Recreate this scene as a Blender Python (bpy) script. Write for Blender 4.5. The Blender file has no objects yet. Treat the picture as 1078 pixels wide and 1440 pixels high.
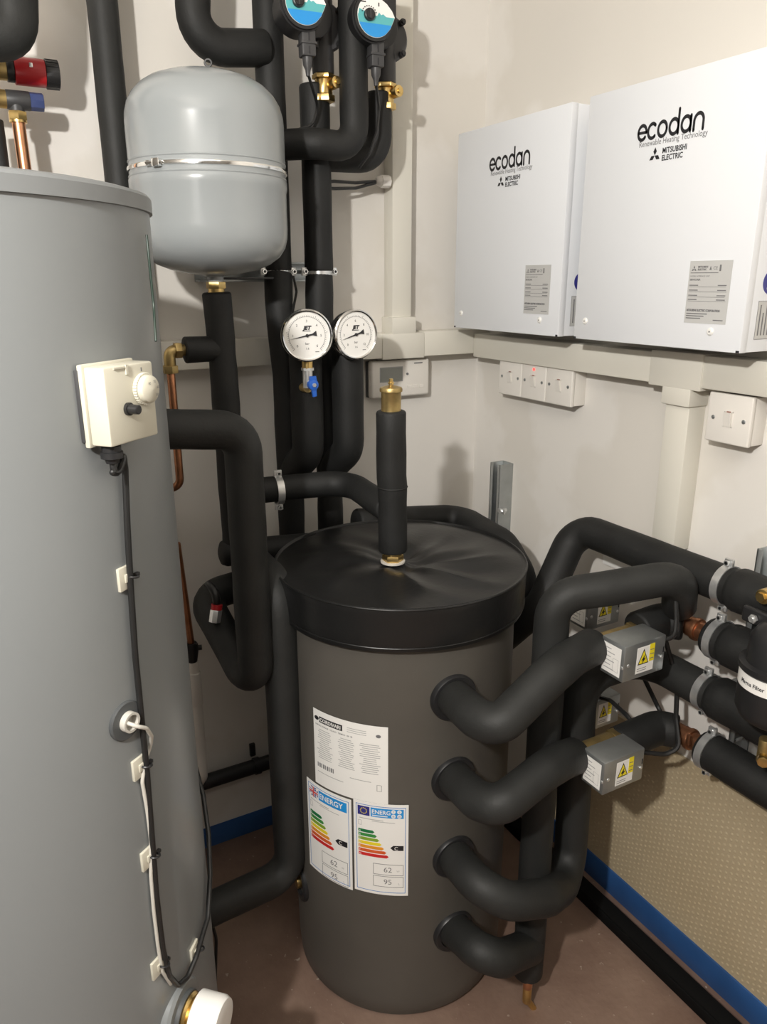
import bpy, bmesh, math, random
from mathutils import Vector, Matrix
random.seed(7)
scene = bpy.context.scene
COL = scene.collection
V = Vector
# ------------------------------------------------------------------ camera
CAM = V((-1.18826, -1.63892, 1.40821)); PAN, TILT, ROLL, FPX = 0.5055, 0.299097, -0.002823, 1062.803
fwd = V((math.sin(PAN)*math.cos(TILT), math.cos(PAN)*math.cos(TILT), -math.sin(TILT)))
rt0 = V((math.cos(PAN), -math.sin(PAN), 0)); up0 = rt0.cross(fwd)
RT = math.cos(ROLL)*rt0 + math.sin(ROLL)*up0
UP = -math.sin(ROLL)*rt0 + math.cos(ROLL)*up0
cd = bpy.data.cameras.new('camera'); cam = bpy.data.objects.new('camera', cd); COL.objects.link(cam)
m = Matrix((RT, UP, -fwd)).transposed().to_4x4(); m.translation = CAM; cam.matrix_world = m
cd.sensor_fit = 'HORIZONTAL'; cd.sensor_width = 36.0; cd.lens = 36.0*FPX/1078.0; cd.clip_start = 0.02
scene.camera = cam
# ------------------------------------------------------------------ light and exposure
w = bpy.data.worlds.new('world'); scene.world = w; w.use_nodes = True
w.node_tree.nodes['Background'].inputs[0].default_value = (1, 0.97, 0.92, 1)
w.node_tree.nodes['Background'].inputs[1].default_value = 0.02
def lamp(name, loc, power, size, col):
    l = bpy.data.lights.new(name, 'POINT'); l.energy = power; l.shadow_soft_size = size; l.color = col
    o = bpy.data.objects.new(name, l); o.location = loc; COL.objects.link(o); return o
lamp('bulkhead_light', (-1.72, -1.66, 1.88), 108, 0.032, (1.0, 0.97, 0.925))
def fill_light(name, loc, power, sx, sy, col):
    l = bpy.data.lights.new(name, 'AREA'); l.shape = 'RECTANGLE'; l.size = sx; l.size_y = sy; l.energy = power; l.color = col
    o = bpy.data.objects.new(name, l); o.location = loc; COL.objects.link(o); return o
fill_light('ceiling_fill_light', (-1.35, -2.3, 2.46), 6, 1.2, 0.12, (1.0, 0.97, 0.93))  # weak overhead fill added out of view to soften the shade
vs = scene.view_settings
vs.view_transform = 'Standard'; vs.look = 'None'; vs.gamma = 1.0; vs.use_curve_mapping = False; vs.exposure = 0.0

# ------------------------------------------------------------------ pixel to place helpers (each call names the plane the thing stands on)
def ray(x, y): return fwd + RT*((x-539.0)/FPX) - UP*((y-720.0)/FPX)
def atX(x, y, X): d = ray(x, y); return CAM + d*((X-CAM.x)/d.x)
def atY(x, y, Y): d = ray(x, y); return CAM + d*((Y-CAM.y)/d.y)
def atZ(x, y, Z): d = ray(x, y); return CAM + d*((Z-CAM.z)/d.z)
def atC(x, y, c, r):
    d = ray(x, y); ox, oy = CAM.x-c[0], CAM.y-c[1]
    a = d.x*d.x+d.y*d.y; b = ox*d.x+oy*d.y; q = ox*ox+oy*oy-r*r; D = b*b-a*q
    return CAM + d*((-b-math.sqrt(max(D, 0)))/a)
def zrow(x, y, py):
    lo, hi = -1.0, 4.0
    for _ in range(50):
        mid = (lo+hi)/2; d = V((x, y, mid))-CAM; yy = 720-FPX*d.dot(UP)/d.dot(fwd)
        if yy > py: lo = mid
        else: hi = mid
    return (lo+hi)/2

# ------------------------------------------------------------------ materials
MATS = {}
def mat(name, col, rough=0.5, metal=0.0, bump=0.0, bscale=60, var=0.0, vscale=8, spec=0.5, coat=0.0, emit=None, col2=None, detail=4):
    if name in MATS: return MATS[name]
    m = bpy.data.materials.new(name); m.use_nodes = True; nt = m.node_tree; b = nt.nodes['Principled BSDF']
    c = (col[0], col[1], col[2], 1)
    b.inputs['Base Color'].default_value = c; b.inputs['Roughness'].default_value = rough; b.inputs['Metallic'].default_value = metal
    b.inputs['Specular IOR Level'].default_value = spec; b.inputs['Coat Weight'].default_value = coat
    m.diffuse_color = c
    tc = nt.nodes.new('ShaderNodeTexCoord')
    if var > 0 or col2:
        n = nt.nodes.new('ShaderNodeTexNoise'); n.inputs['Scale'].default_value = vscale; n.inputs['Detail'].default_value = detail
        nt.links.new(tc.outputs['Object'], n.inputs['Vector'])
        r = nt.nodes.new('ShaderNodeMix'); r.data_type = 'RGBA'
        if not col2: col2 = tuple(min(1, k*(1+var)) for k in col); c = tuple(k*(1-var) for k in col)+(1,)
        r.inputs['A'].default_value = c; r.inputs['B'].default_value = (col2[0], col2[1], col2[2], 1)
        mr = nt.nodes.new('ShaderNodeMapRange'); mr.inputs['From Min'].default_value = 0.35; mr.inputs['From Max'].default_value = 0.65
        nt.links.new(n.outputs['Fac'], mr.inputs['Value']); nt.links.new(mr.outputs['Result'], r.inputs['Factor'])
        nt.links.new(r.outputs['Result'], b.inputs['Base Color'])
    if bump > 0:
        n2 = nt.nodes.new('ShaderNodeTexNoise'); n2.inputs['Scale'].default_value = bscale; n2.inputs['Detail'].default_value = 3
        nt.links.new(tc.outputs['Object'], n2.inputs['Vector'])
        bp = nt.nodes.new('ShaderNodeBump'); bp.inputs['Strength'].default_value = bump; bp.inputs['Distance'].default_value = 0.004
        nt.links.new(n2.outputs['Fac'], bp.inputs['Height']); nt.links.new(bp.outputs['Normal'], b.inputs['Normal'])
    if emit:
        b.inputs['Emission Color'].default_value = (*col, 1); b.inputs['Emission Strength'].default_value = emit
    MATS[name] = m; return m
FOAM = mat('black_foam_rubber', (0.0125, 0.0128, 0.0125), 0.62, bump=0.12, bscale=180, var=0.22, vscale=14, spec=0.35)
FOAM2 = mat('charcoal_foam_rubber', (0.0185, 0.0190, 0.0182), 0.6, bump=0.12, bscale=160, var=0.15, vscale=14, spec=0.35)
GREYP = mat('grey_enamel', (0.215, 0.228, 0.232), 0.33, spec=0.5, var=0.02, vscale=3)
VESP = mat('grey_gloss_enamel', (0.285, 0.305, 0.312), 0.22, spec=0.5)
LIDP = mat('grey_plastic_lid', (0.20, 0.21, 0.214), 0.42)
JACKET = mat('charcoal_vinyl_jacket', (0.083, 0.076, 0.066), 0.45, bump=0.05, bscale=300, var=0.10, vscale=4)
VINYL = mat('black_vinyl', (0.010, 0.010, 0.010), 0.36, bump=0.10, bscale=90, spec=0.45)
CABW = mat('white_powder_coat', (0.73, 0.75, 0.78), 0.4, spec=0.4)
CABS = CABW
CREAM = mat('cream_plastic', (0.71, 0.685, 0.61), 0.42, spec=0.4)
IVORY = mat('ivory_plastic', (0.58, 0.555, 0.46), 0.38, spec=0.45)
WHITEP = mat('white_plastic', (0.78, 0.75, 0.70), 0.38, spec=0.45)
WHITEG = mat('bright_white_plastic', (0.82, 0.81, 0.78), 0.3, spec=0.5)
PAPER = mat('white_paper', (0.80, 0.79, 0.76), 0.55)
PAPERG = mat('silver_grey_paper', (0.50, 0.50, 0.49), 0.5)
INK = mat('black_ink', (0.015, 0.015, 0.018), 0.5)
INKG = mat('grey_ink', (0.36, 0.36, 0.36), 0.6)
INKM = mat('mid_grey_ink', (0.16, 0.16, 0.165), 0.6)
BRASS = mat('brass', (0.70, 0.50, 0.20), 0.30, 1.0, var=0.15, vscale=40)
BRASSD = mat('dull_brass', (0.50, 0.37, 0.16), 0.42, 0.9, var=0.2, vscale=30)
COPPER = mat('copper', (0.72, 0.36, 0.20), 0.28, 1.0, var=0.15, vscale=25)
COPPERD = mat('tarnished_copper', (0.42, 0.19, 0.10), 0.38, 0.9, var=0.25, vscale=25)
ZINC = mat('zinc_plated_steel', (0.74, 0.75, 0.75), 0.30, 0.8, var=0.12, vscale=30)
GALV = mat('galvanised_steel', (0.42, 0.44, 0.44), 0.42, 0.85, var=0.10, vscale=18)
CHROME = mat('chrome', (0.80, 0.80, 0.79), 0.12, 1.0)
BLACKP = mat('black_plastic', (0.016, 0.016, 0.017), 0.4, spec=0.45)
DGREY = mat('dark_grey_plastic', (0.045, 0.045, 0.047), 0.45)
RUBBER = mat('grey_rubber', (0.07, 0.075, 0.078), 0.55)
RED = mat('red_plastic', (0.42, 0.015, 0.02), 0.35)
BLUE = mat('blue_plastic', (0.02, 0.11, 0.48), 0.35)
NAVY = mat('navy_plastic', (0.04, 0.06, 0.17), 0.45)
YEL = mat('yellow_ink', (0.80, 0.66, 0.02), 0.5)
GREENC = mat('green_cable_sheath', (0.004, 0.024, 0.012), 0.45)
WIREG = mat('grey_cable_sheath', (0.55, 0.53, 0.48), 0.45)
WIREB = mat('black_cable_sheath', (0.013, 0.013, 0.013), 0.4)
MATT = mat('matt_black', (0.006, 0.006, 0.006), 0.8, spec=0.1)
DIAL = mat('dial_white', (0.82, 0.81, 0.78), 0.4)
REDLED = mat('red_neon', (1.0, 0.06, 0.05), 0.4, emit=2.2)
GREENLED = mat('green_indicator', (0.10, 1.0, 0.18), 0.4, emit=1.6)
LCD = mat('lcd_screen', (0.27, 0.28, 0.26), 0.25)
TEAL = mat('teal_print', (0.10, 0.42, 0.44), 0.35)
SKY = mat('blue_print', (0.02, 0.27, 0.66), 0.35)
TAPE = mat('blue_membrane', (0.025, 0.09, 0.26), 0.5, bump=0.15, bscale=30, var=0.15, vscale=8)
EBLUE = mat('label_blue', (0.02, 0.17, 0.50), 0.5)
EUB = mat('label_navy', (0.03, 0.03, 0.20), 0.5)

def wall_mat():
    m = bpy.data.materials.new('cream_wall_paint'); m.use_nodes = True; nt = m.node_tree; b = nt.nodes['Principled BSDF']
    b.inputs['Roughness'].default_value = 0.75; b.inputs['Specular IOR Level'].default_value = 0.25
    tc = nt.nodes.new('ShaderNodeTexCoord')
    n = nt.nodes.new('ShaderNodeTexNoise'); n.inputs['Scale'].default_value = 2.6; n.inputs['Detail'].default_value = 5; n.inputs['Roughness'].default_value = 0.45
    nt.links.new(tc.outputs['Object'], n.inputs['Vector'])
    mr = nt.nodes.new('ShaderNodeMapRange'); mr.inputs['From Min'].default_value = 0.50; mr.inputs['From Max'].default_value = 0.54
    nt.links.new(n.outputs['Fac'], mr.inputs['Value'])
    mx = nt.nodes.new('ShaderNodeMix'); mx.data_type = 'RGBA'
    mx.inputs['A'].default_value = (0.695, 0.665, 0.615, 1); mx.inputs['B'].default_value = (0.745, 0.72, 0.68, 1)
    nt.links.new(mr.outputs['Result'], mx.inputs['Factor'])
    nt.links.new(mx.outputs['Result'], b.inputs['Base Color'])
    n2 = nt.nodes.new('ShaderNodeTexNoise'); n2.inputs['Scale'].default_value = 14; n2.inputs['Detail'].default_value = 5
    nt.links.new(tc.outputs['Object'], n2.inputs['Vector'])
    bp = nt.nodes.new('ShaderNodeBump'); bp.inputs['Strength'].default_value = 0.12; bp.inputs['Distance'].default_value = 0.01
    nt.links.new(n2.outputs['Fac'], bp.inputs['Height']); nt.links.new(bp.outputs['Normal'], b.inputs['Normal'])
    return m
WALL = wall_mat()
DIMWALL = mat('dim_unseen_wall', (0.20, 0.185, 0.165), 0.85, bump=0.2, bscale=30, var=0.12, vscale=6)  # dark tone chosen for the unseen walls to cut bounced light
def floor_mat():
    m = bpy.data.materials.new('dusty_brown_screed'); m.use_nodes = True; nt = m.node_tree; b = nt.nodes['Principled BSDF']
    b.inputs['Roughness'].default_value = 0.62
    tc = nt.nodes.new('ShaderNodeTexCoord')
    def noise(s, d, r=0.6):
        n = nt.nodes.new('ShaderNodeTexNoise'); n.inputs['Scale'].default_value = s; n.inputs['Detail'].default_value = d; n.inputs['Roughness'].default_value = r
        nt.links.new(tc.outputs['Object'], n.inputs['Vector']); return n
    n = noise(4, 6)
    cr = nt.nodes.new('ShaderNodeValToRGB'); e = cr.color_ramp.elements
    e[0].position = 0.3; e[0].color = (0.145, 0.085, 0.062, 1); e[1].position = 0.72; e[1].color = (0.27, 0.185, 0.14, 1)
    nt.links.new(n.outputs['Fac'], cr.inputs['Fac'])
    n2 = noise(60, 2); mr = nt.nodes.new('ShaderNodeMapRange'); mr.inputs['From Min'].default_value = 0.68; mr.inputs['From Max'].default_value = 0.76
    nt.links.new(n2.outputs['Fac'], mr.inputs['Value'])
    mx = nt.nodes.new('ShaderNodeMix'); mx.data_type = 'RGBA'; mx.inputs['B'].default_value = (0.42, 0.36, 0.30, 1)
    nt.links.new(mr.outputs['Result'], mx.inputs['Factor']); nt.links.new(cr.outputs['Color'], mx.inputs['A'])
    nt.links.new(mx.outputs['Result'], b.inputs['Base Color'])
    bp = nt.nodes.new('ShaderNodeBump'); bp.inputs['Strength'].default_value = 0.2; bp.inputs['Distance'].default_value = 0.006
    nt.links.new(n2.outputs['Fac'], bp.inputs['Height']); nt.links.new(bp.outputs['Normal'], b.inputs['Normal'])
    return m
FLOOR = floor_mat()
def sheet_mat():
    m = bpy.data.materials.new('beige_dimpled_sheet'); m.use_nodes = True; nt = m.node_tree; b = nt.nodes['Principled BSDF']
    b.inputs['Roughness'].default_value = 0.42
    tc = nt.nodes.new('ShaderNodeTexCoord')
    n = nt.nodes.new('ShaderNodeTexNoise'); n.inputs['Scale'].default_value = 5; n.inputs['Detail'].default_value = 4
    nt.links.new(tc.outputs['Object'], n.inputs['Vector'])
    mx = nt.nodes.new('ShaderNodeMix'); mx.data_type = 'RGBA'
    mx.inputs['A'].default_value = (0.40, 0.32, 0.20, 1); mx.inputs['B'].default_value = (0.50, 0.42, 0.29, 1)
    nt.links.new(n.outputs['Fac'], mx.inputs['Factor']); nt.links.new(mx.outputs['Result'], b.inputs['Base Color'])
    return m
SHEET = sheet_mat()

# ------------------------------------------------------------------ mesh builder
def frame(d):
    d = V(d).normalized(); a = V((0, 0, 1)) if abs(d.z) < 0.95 else V((1, 0, 0))
    x = a.cross(d).normalized(); return x, d.cross(x).normalized(), d
class MB:
    def __init__(s): s.v = []; s.f = []
    def add(s, vs, fs):
        o = len(s.v); s.v += [V(p) for p in vs]; s.f += [tuple(i+o for i in f) for f in fs]; return s
    def box(s, a, b, bev=0.0, seg=2, M=None):
        bm = bmesh.new(); bmesh.ops.create_cube(bm, size=1.0)
        a, b = V(a), V(b)
        for v in bm.verts: v.co = V(((a[i]+b[i])/2 + v.co[i]*(b[i]-a[i]) for i in range(3)))
        if bev > 0: bmesh.ops.bevel(bm, geom=list(bm.edges), offset=bev, segments=seg, affect='EDGES', profile=0.5)
        return s.bm(bm, M)
    def bm(s, bm, M=None):
        bm.verts.index_update()
        s.add([(M @ v.co if M else v.co.copy()) for v in bm.verts], [[v.index for v in f.verts] for f in bm.faces]); bm.free(); return s
    def lathe(s, o, d, prof, n=32, caps=True):
        x, y, z = frame(d); o = V(o); vs = []; fs = []
        for h, r in prof:
            for i in range(n):
                a = 2*math.pi*i/n; vs.append(o + z*h + x*(r*math.cos(a)) + y*(r*math.sin(a)))
        for k in range(len(prof)-1):
            for i in range(n):
                j = (i+1) % n; fs.append((k*n+i, k*n+j, (k+1)*n+j, (k+1)*n+i))
        if caps:
            fs.append(tuple(reversed(range(n)))); L = (len(prof)-1)*n; fs.append(tuple(range(L, L+n)))
        return s.add(vs, fs)
    def cyl(s, a, b, r, r2=None, n=24, bev=0.0):
        a, b = V(a), V(b); L = (b-a).length; r2 = r if r2 is None else r2
        if bev > 0: return s.lathe(a, b-a, [(0, r-bev), (bev*.3, r-bev*.3), (bev, r), (L-bev, r2), (L-bev*.3, r2-bev*.3), (L, r2-bev)], n)
        return s.lathe(a, b-a, [(0, r), (L, r2)], n)
    def ring(s, o, d, R, r, n=40, k=10):
        x, y, z = frame(d); o = V(o); vs = []; fs = []
        for i in range(n):
            a = 2*math.pi*i/n; c = x*math.cos(a)+y*math.sin(a)
            for j in range(k):
                b = 2*math.pi*j/k; vs.append(o + c*(R+r*math.cos(b)) + z*(r*math.sin(b)))
        for i in range(n):
            for j in range(k):
                fs.append((i*k+j, ((i+1) % n)*k+j, ((i+1) % n)*k+(j+1) % k, i*k+(j+1) % k))
        return s.add(vs, fs)
    def tube(s, pts, r, bend=0.05, n=20, wob=0.0, cap=0.25, rs=None):
        P = fillet(pts, bend); vs = []; fs = []
        T = []
        for i in range(len(P)):
            a = P[max(i-1, 0)]; b = P[min(i+1, len(P)-1)]; T.append((b-a).normalized())
        x, y, _ = frame(T[0]); rings = []
        Ltot = sum((P[i+1]-P[i]).length for i in range(len(P)-1)); s0 = 0; ph = random.random()*9
        for i in range(len(P)):
            if i: s0 += (P[i]-P[i-1]).length
            x = (x - T[i]*x.dot(T[i])).normalized(); y = T[i].cross(x)
            rr = r if rs is None else rs[0]+(rs[1]-rs[0])*s0/Ltot
            rr *= 1 + wob*(math.sin(s0*38+ph)*0.5+math.sin(s0*91+ph*2)*0.3)
            rings.append((P[i], x.copy(), y.copy(), rr, T[i]))
        c = r*cap
        if cap > 0:
            p, a, b, rr, t = rings[0]; q = rings[-1]
            rings = [(p, a, b, rr-c, t), (p+t*c*.3, a, b, rr-c*.3, t), (p+t*c, a, b, rr, t)] + rings[1:-1] + [(q[0]-q[4]*c, q[1], q[2], q[3], q[4]), (q[0]-q[4]*c*.3, q[1], q[2], q[3]-c*.3, q[4]), (q[0], q[1], q[2], q[3]-c, q[4])]
        for p, a, b, rr, t in rings:
            for i in range(n):
                g = 2*math.pi*i/n; vs.append(p + a*(rr*math.cos(g)) + b*(rr*math.sin(g)))
        for k in range(len(rings)-1):
            for i in range(n):
                j = (i+1) % n; fs.append((k*n+i, k*n+j, (k+1)*n+j, (k+1)*n+i))
        fs.append(tuple(reversed(range(n)))); L = (len(rings)-1)*n; fs.append(tuple(range(L, L+n)))
        return s.add(vs, fs)
    def poly(s, pts, f, h0, h1):
        """flat outline in (u,v), mapped by f(u,v,h), from height h0 to h1"""
        n = len(pts)
        s.add([f(u, v, h1) for u, v in pts] + [f(u, v, h0) for u, v in pts],
              [tuple(range(n))] + [(i, i+n, (i+1) % n + n, (i+1) % n) for i in range(n)]); return s
    def rect(s, u0, v0, u1, v1, f, h0, h1, nu=1):
        pts = [(u0+(u1-u0)*i/nu, v0) for i in range(nu+1)] + [(u1-(u1-u0)*i/nu, v1) for i in range(nu+1)]
        n = len(pts); vs = [f(u, v, h1) for u, v in pts] + [f(u, v, h0) for u, v in pts]
        fs = [(i, i+1, n-2-i, n-1-i) for i in range(nu)] + [(i, i+n, (i+1) % n + n, (i+1) % n) for i in range(n)]
        return s.add(vs, fs)
    def frame_rect(s, u0, v0, u1, v1, t, f, h0, h1, nu=1):
        s.rect(u0, v0, u1, v0+t, f, h0, h1, nu); s.rect(u0, v1-t, u1, v1, f, h0, h1, nu)
        s.rect(u0, v0, u0+t, v1, f, h0, h1); s.rect(u1-t, v0, u1, v1, f, h0, h1); return s
    def text(s, string, u, v, size, f, h, sx=1.0, align='LEFT', bold=0.0, shear=0.0):
        cu = bpy.data.curves.new('t', 'FONT'); cu.body = string; cu.size = size; cu.align_x = align; cu.offset = bold; cu.shear = shear; cu.resolution_u = 3
        o = bpy.data.objects.new('t', cu); me = o.to_mesh()
        s.add([f(u+p.co.x*sx, v+p.co.y, h) for p in me.vertices], [tuple(p.vertices) for p in me.polygons])
        o.to_mesh_clear(); bpy.data.objects.remove(o); bpy.data.curves.remove(cu); return s
def fillet(pts, bend):
    pts = [V(p) for p in pts]; out = [pts[0]]
    def sub(a, b):
        L = (b-a).length; k = max(1, int(L/0.03))
        for i in range(1, k+1): out.append(a+(b-a)*i/k)
    for i in range(1, len(pts)-1):
        a, p, b = pts[i-1], pts[i], pts[i+1]
        u = (a-p).normalized(); w = (b-p).normalized(); ang = math.acos(max(-1, min(1, u.dot(w))))
        if ang > 3.10: sub(out[-1], p); continue
        d = bend/math.tan(ang/2); la = (a-p).length; lb = (b-p).length
        d = min(d, la*(0.98 if i == 1 else 0.49), lb*(0.98 if i == len(pts)-2 else 0.49))
        q0 = p+u*d; q1 = p+w*d; R = d*math.tan(ang/2); n = (u+w).normalized(); c = p + n*(R/math.sin(ang/2))
        if (q0-out[-1]).length > 1e-4: sub(out[-1], q0)
        e0 = q0-c; e1 = q1-c; sw = math.acos(max(-1, min(1, e0.normalized().dot(e1.normalized())))); k = max(3, int(sw/0.2))
        for j in range(1, k+1):
            t = j/k; out.append(c + (e0*math.sin((1-t)*sw) + e1*math.sin(t*sw))/math.sin(sw))
    if (pts[-1]-out[-1]).length > 1e-4: sub(out[-1], pts[-1])
    return out
ROOT = {}
def link(name, mb, material, parent=None, sharp=35, smooth=True):
    o_off = V((0, 0, 0))
    if parent is not None: o_off = ROOT[parent.name]
    else:
        xs = [p.x for p in mb.v]; ys = [p.y for p in mb.v]; zs = [p.z for p in mb.v]
        o_off = V(((min(xs)+max(xs))/2, (min(ys)+max(ys))/2, min(zs)))
    me = bpy.data.meshes.new(name); me.from_pydata([tuple(p-o_off) for p in mb.v], [], mb.f); me.update()
    bm = bmesh.new(); bm.from_mesh(me); bmesh.ops.recalc_face_normals(bm, faces=bm.faces); bm.to_mesh(me); bm.free()
    if smooth:
        me.shade_smooth(); me.set_sharp_from_angle(angle=math.radians(sharp))
    me.materials.append(material)
    o = bpy.data.objects.new(name, me); COL.objects.link(o)
    if parent is not None: o.parent = parent
    else: o.location = o_off
    ROOT[o.name] = o_off
    return o
def tag(o, label, cat, group=None):
    o['label'] = label; o['category'] = cat
    if group: o['group'] = group
    return o
def thing(name, loc, label, cat, group=None):
    e = bpy.data.objects.new(name, None); e.empty_display_size = 0.05; COL.objects.link(e); e.location = V(loc); ROOT[e.name] = V(loc)
    return tag(e, label, cat, group)
def struct(name, mb, material, parent=None):
    o = link(name, mb, material, parent, smooth=False)
    o['kind'] = 'structure'; return o

# ------------------------------------------------------------------ the room
XL, YF, ZC = -2.05, -3.3, 2.55
struct('floor', MB().box((XL-.1, YF-.1, -0.1), (0.1, 0.1, 0)), FLOOR)
struct('wall_back', MB().box((XL, 0, 0), (0, 0.1, ZC)), WALL)
struct('wall_right', MB().box((0, YF, 0), (0.1, 0.1, ZC)), WALL)
struct('wall_left', MB().box((XL-.1, YF, 0), (XL, 0.1, ZC)), DIMWALL)
struct('wall_front', MB().box((XL, YF-.1, 0), (0, YF, ZC)), DIMWALL)
struct('ceiling', MB().box((XL-.1, YF-.1, ZC), (0.1, 0.1, ZC+.1)), WALL)
# blue membrane edge above the floor on both walls
tag(link('membrane_strip', MB().box((-1.9, -0.003, 0.0), (-0.004, 0, 0.060), 0.001), TAPE), 'blue membrane strip along the foot of the back wall', 'membrane')
tag(link('membrane_strip', MB().box((-0.011, -2.4, 0.0), (-0.003, -0.004, 0.066), 0.001), TAPE), 'blue membrane strip below the beige dimpled sheet', 'membrane')
# beige dimpled sheet covering the foot of the right wall
sh = MB(); sh.box((-0.007, -2.4, 0.05), (-0.0005, -0.30, 0.468))
sheet = tag(link('insulation_sheet', sh, SHEET), 'beige dimpled sheet covering the lower part of the right wall', 'wall sheet')
dm = MB(); iy = 0
y = -1.75
while y < -0.32:
    z = 0.075 + (0.0065 if iy % 2 else 0)
    while z < 0.462:
        c = V((-0.007, y, z)); k = 6
        dm.add([c+V((-0.0028, 0, 0))]+[c+V((0.0004, 0.0046*math.cos(i*math.tau/k), 0.0046*math.sin(i*math.tau/k))) for i in range(k)], [(0, i+1, (i+1) % k+1) for i in range(k)])
        z += 0.013
    y += 0.0115; iy += 1
dmo = link('dimples', dm, SHEET, sheet, sharp=80); dmo['kind'] = 'stuff'
# black channel on the floor by the right wall
ch = thing('floor_channel', (-0.07, -1.2, 0), 'black channel lying on the floor beside the right wall', 'channel')
link('tray', MB().box((-0.088, -2.3, 0.0), (-0.046, -0.30, 0.026), 0.003), MATT, ch)
link('cover', MB().box((-0.085, -2.3, 0.026), (-0.049, -0.30, 0.030), 0.0015), MATT, ch)

# ------------------------------------------------------------------ trunking
def trunk(name, parts, label):
    t = thing(name, parts[0][0], label, 'trunking', 'cream cable trunking')
    for i, (a, b) in enumerate(parts):
        a2 = [min(a[k], b[k]) for k in range(3)]; b2 = [max(a[k], b[k]) for k in range(3)]
        link('channel' if i == 0 else 'cover_joint', MB().box(a2, b2, 0.0025), CREAM, t)
    return t
ZT0, ZT1 = 1.228, 1.287
trunk('cable_trunking', [((-1.85, -0.0495, ZT0), (-0.310, 0, ZT1))], 'cream trunking on the back wall running left behind the gauges')
trunk('cable_trunking', [((-0.196, -0.0495, ZT0), (-0.0, 0, ZT1))], 'short cream trunking on the back wall between tee and corner')
trunk('cable_trunking', [((-0.0495, -0.625, ZT0-.008), (-0.0, -0.0505, ZT1-.010))], 'cream trunking on the right wall above the three switches')
trunk('cable_trunking', [((-0.0495, -1.9, ZT0-.006), (-0.0, -0.737, ZT1-.008))], 'cream trunking on the right wall above the single switch')
trunk('cable_trunking', [((-0.278, -0.040, ZT1+.02), (-0.226, 0, ZC))], 'upright cream trunking on the back wall right of the pumps')
trunk('cable_trunking', [((-0.0445, -0.716, 0.905), (-0.0, -0.662, 1.20))], 'upright cream trunking dropping to the right wall pipes')
tj = thing('trunking_tee', (-0.25, 0, ZT0), 'cream tee cover joining back wall trunking beside the thermostat', 'trunking', 'cream trunking tees')
link('cross_cover', MB().box((-0.311, -0.0525, ZT0-.003), (-0.195, 0, ZT1-.002), 0.0025), CREAM, tj)
link('stem_cover', MB().box((-0.285, -0.0525, ZT1-.004), (-0.219, 0, ZT1+.035), 0.0025), CREAM, tj)
tj = thing('trunking_tee', (-0.03, -0.68, ZT0), 'cream tee cover on the right wall under the nearer white cabinet', 'trunking', 'cream trunking tees')
link('cross_cover', MB().box((-0.0525, -0.739, ZT0-.012), (0, -0.622, ZT1-.006), 0.0025), CREAM, tj)
link('stem_cover', MB().box((-0.0525, -0.720, 1.185), (0, -0.656, ZT0-.010), 0.0025), CREAM, tj)

# ------------------------------------------------------------------ buffer tank
TC = V((-0.5022, -0.4648, 0)); TR = 0.2213; ZL0, ZL1 = 0.818, 0.900
bt = thing('buffer_tank', (TC.x, TC.y, 0), 'charcoal cylindrical buffer tank with black vinyl lid and white labels', 'tank')
link('jacket', MB().lathe((TC.x, TC.y, 0.0), (0, 0, 1), [(0, TR-.012), (0.012, TR-.003), (0.05, TR), (0.4, TR+.002), (0.75, TR), (ZL0+.02, TR-.001)], 96), JACKET, bt)
# lid with wrinkles
lm = MB(); n = 120; prof = []
lr = 0.2395
rings = [(0.0, 0), (0.02, 0), (0.045, 0)] + [(0.07+i*0.0105, 0) for i in range(16)]
vsx = []; fsx = []
rr = [0.006, 0.02, 0.034, 0.05, 0.07, 0.09, 0.11, 0.13, 0.15, 0.165, 0.18, 0.195, 0.21, 0.222, 0.230, 0.236]
def lidh(r, a):
    k = r/0.24
    wv = 0.0035*math.sin(a*5+1.1+3.5*k)*k*(1-k)*4 + 0.0022*math.sin(a*11+0.4-6*k)*k*(1-k)*3
    for a0, r0, wd, am in ((-1.35, 0.17, 0.10, 0.006), (-0.62, 0.14, 0.16, 0.005), (-1.9, 0.18, 0.14, 0.004), (0.3, 0.13, 0.2, 0.004), (2.4, 0.15, 0.18, 0.004)):
        da = (a-a0-0.6*(k-.6)+math.pi) % math.tau - math.pi
        wv += am*math.exp(-(da/wd)**2)*math.sin(min(1, max(0, (k-.2)/.78))*math.pi)*(1 if da > 0 else 0.4)
    dip = -0.012*math.exp(-((r-0.03)/0.03)**2)
    return ZL1 - 0.006 + wv + dip + 0.004*(1-k)
for r in rr:
    for i in range(n):
        a = math.tau*i/n; vsx.append((TC.x+r*math.cos(a), TC.y+r*math.sin(a), lidh(r, a)))
edge = [(0.2385, ZL1-.002), (0.2400, ZL1-.008), (0.2392, ZL1-.016), (0.2385, ZL0+.03), (0.2380, ZL0+.004), (0.2365, ZL0), (0.2215, ZL0)]
for r, z in edge:
    for i in range(n):
        a = math.tau*i/n; vsx.append((TC.x+r*math.cos(a), TC.y+r*math.sin(a), z+0.0012*math.sin(a*3+1)))
K = len(rr)+len(edge)
for k in range(K-1):
    for i in range(n):
        j = (i+1) % n; fsx.append((k*n+i, k*n+j, (k+1)*n+j, (k+1)*n+i))
lm.add(vsx, fsx)
lid = link('lid', lm, VINYL, bt, sharp=60)
link('piping_seam', MB().ring((TC.x, TC.y, ZL1-.004), (0, 0, 1), 0.2392, 0.0022, 120, 8), VINYL, lid)
link('hem_seam', MB().ring((TC.x, TC.y, ZL0+.008), (0, 0, 1), 0.2382, 0.0012, 120, 6), VINYL, lid)
ports = []
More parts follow.
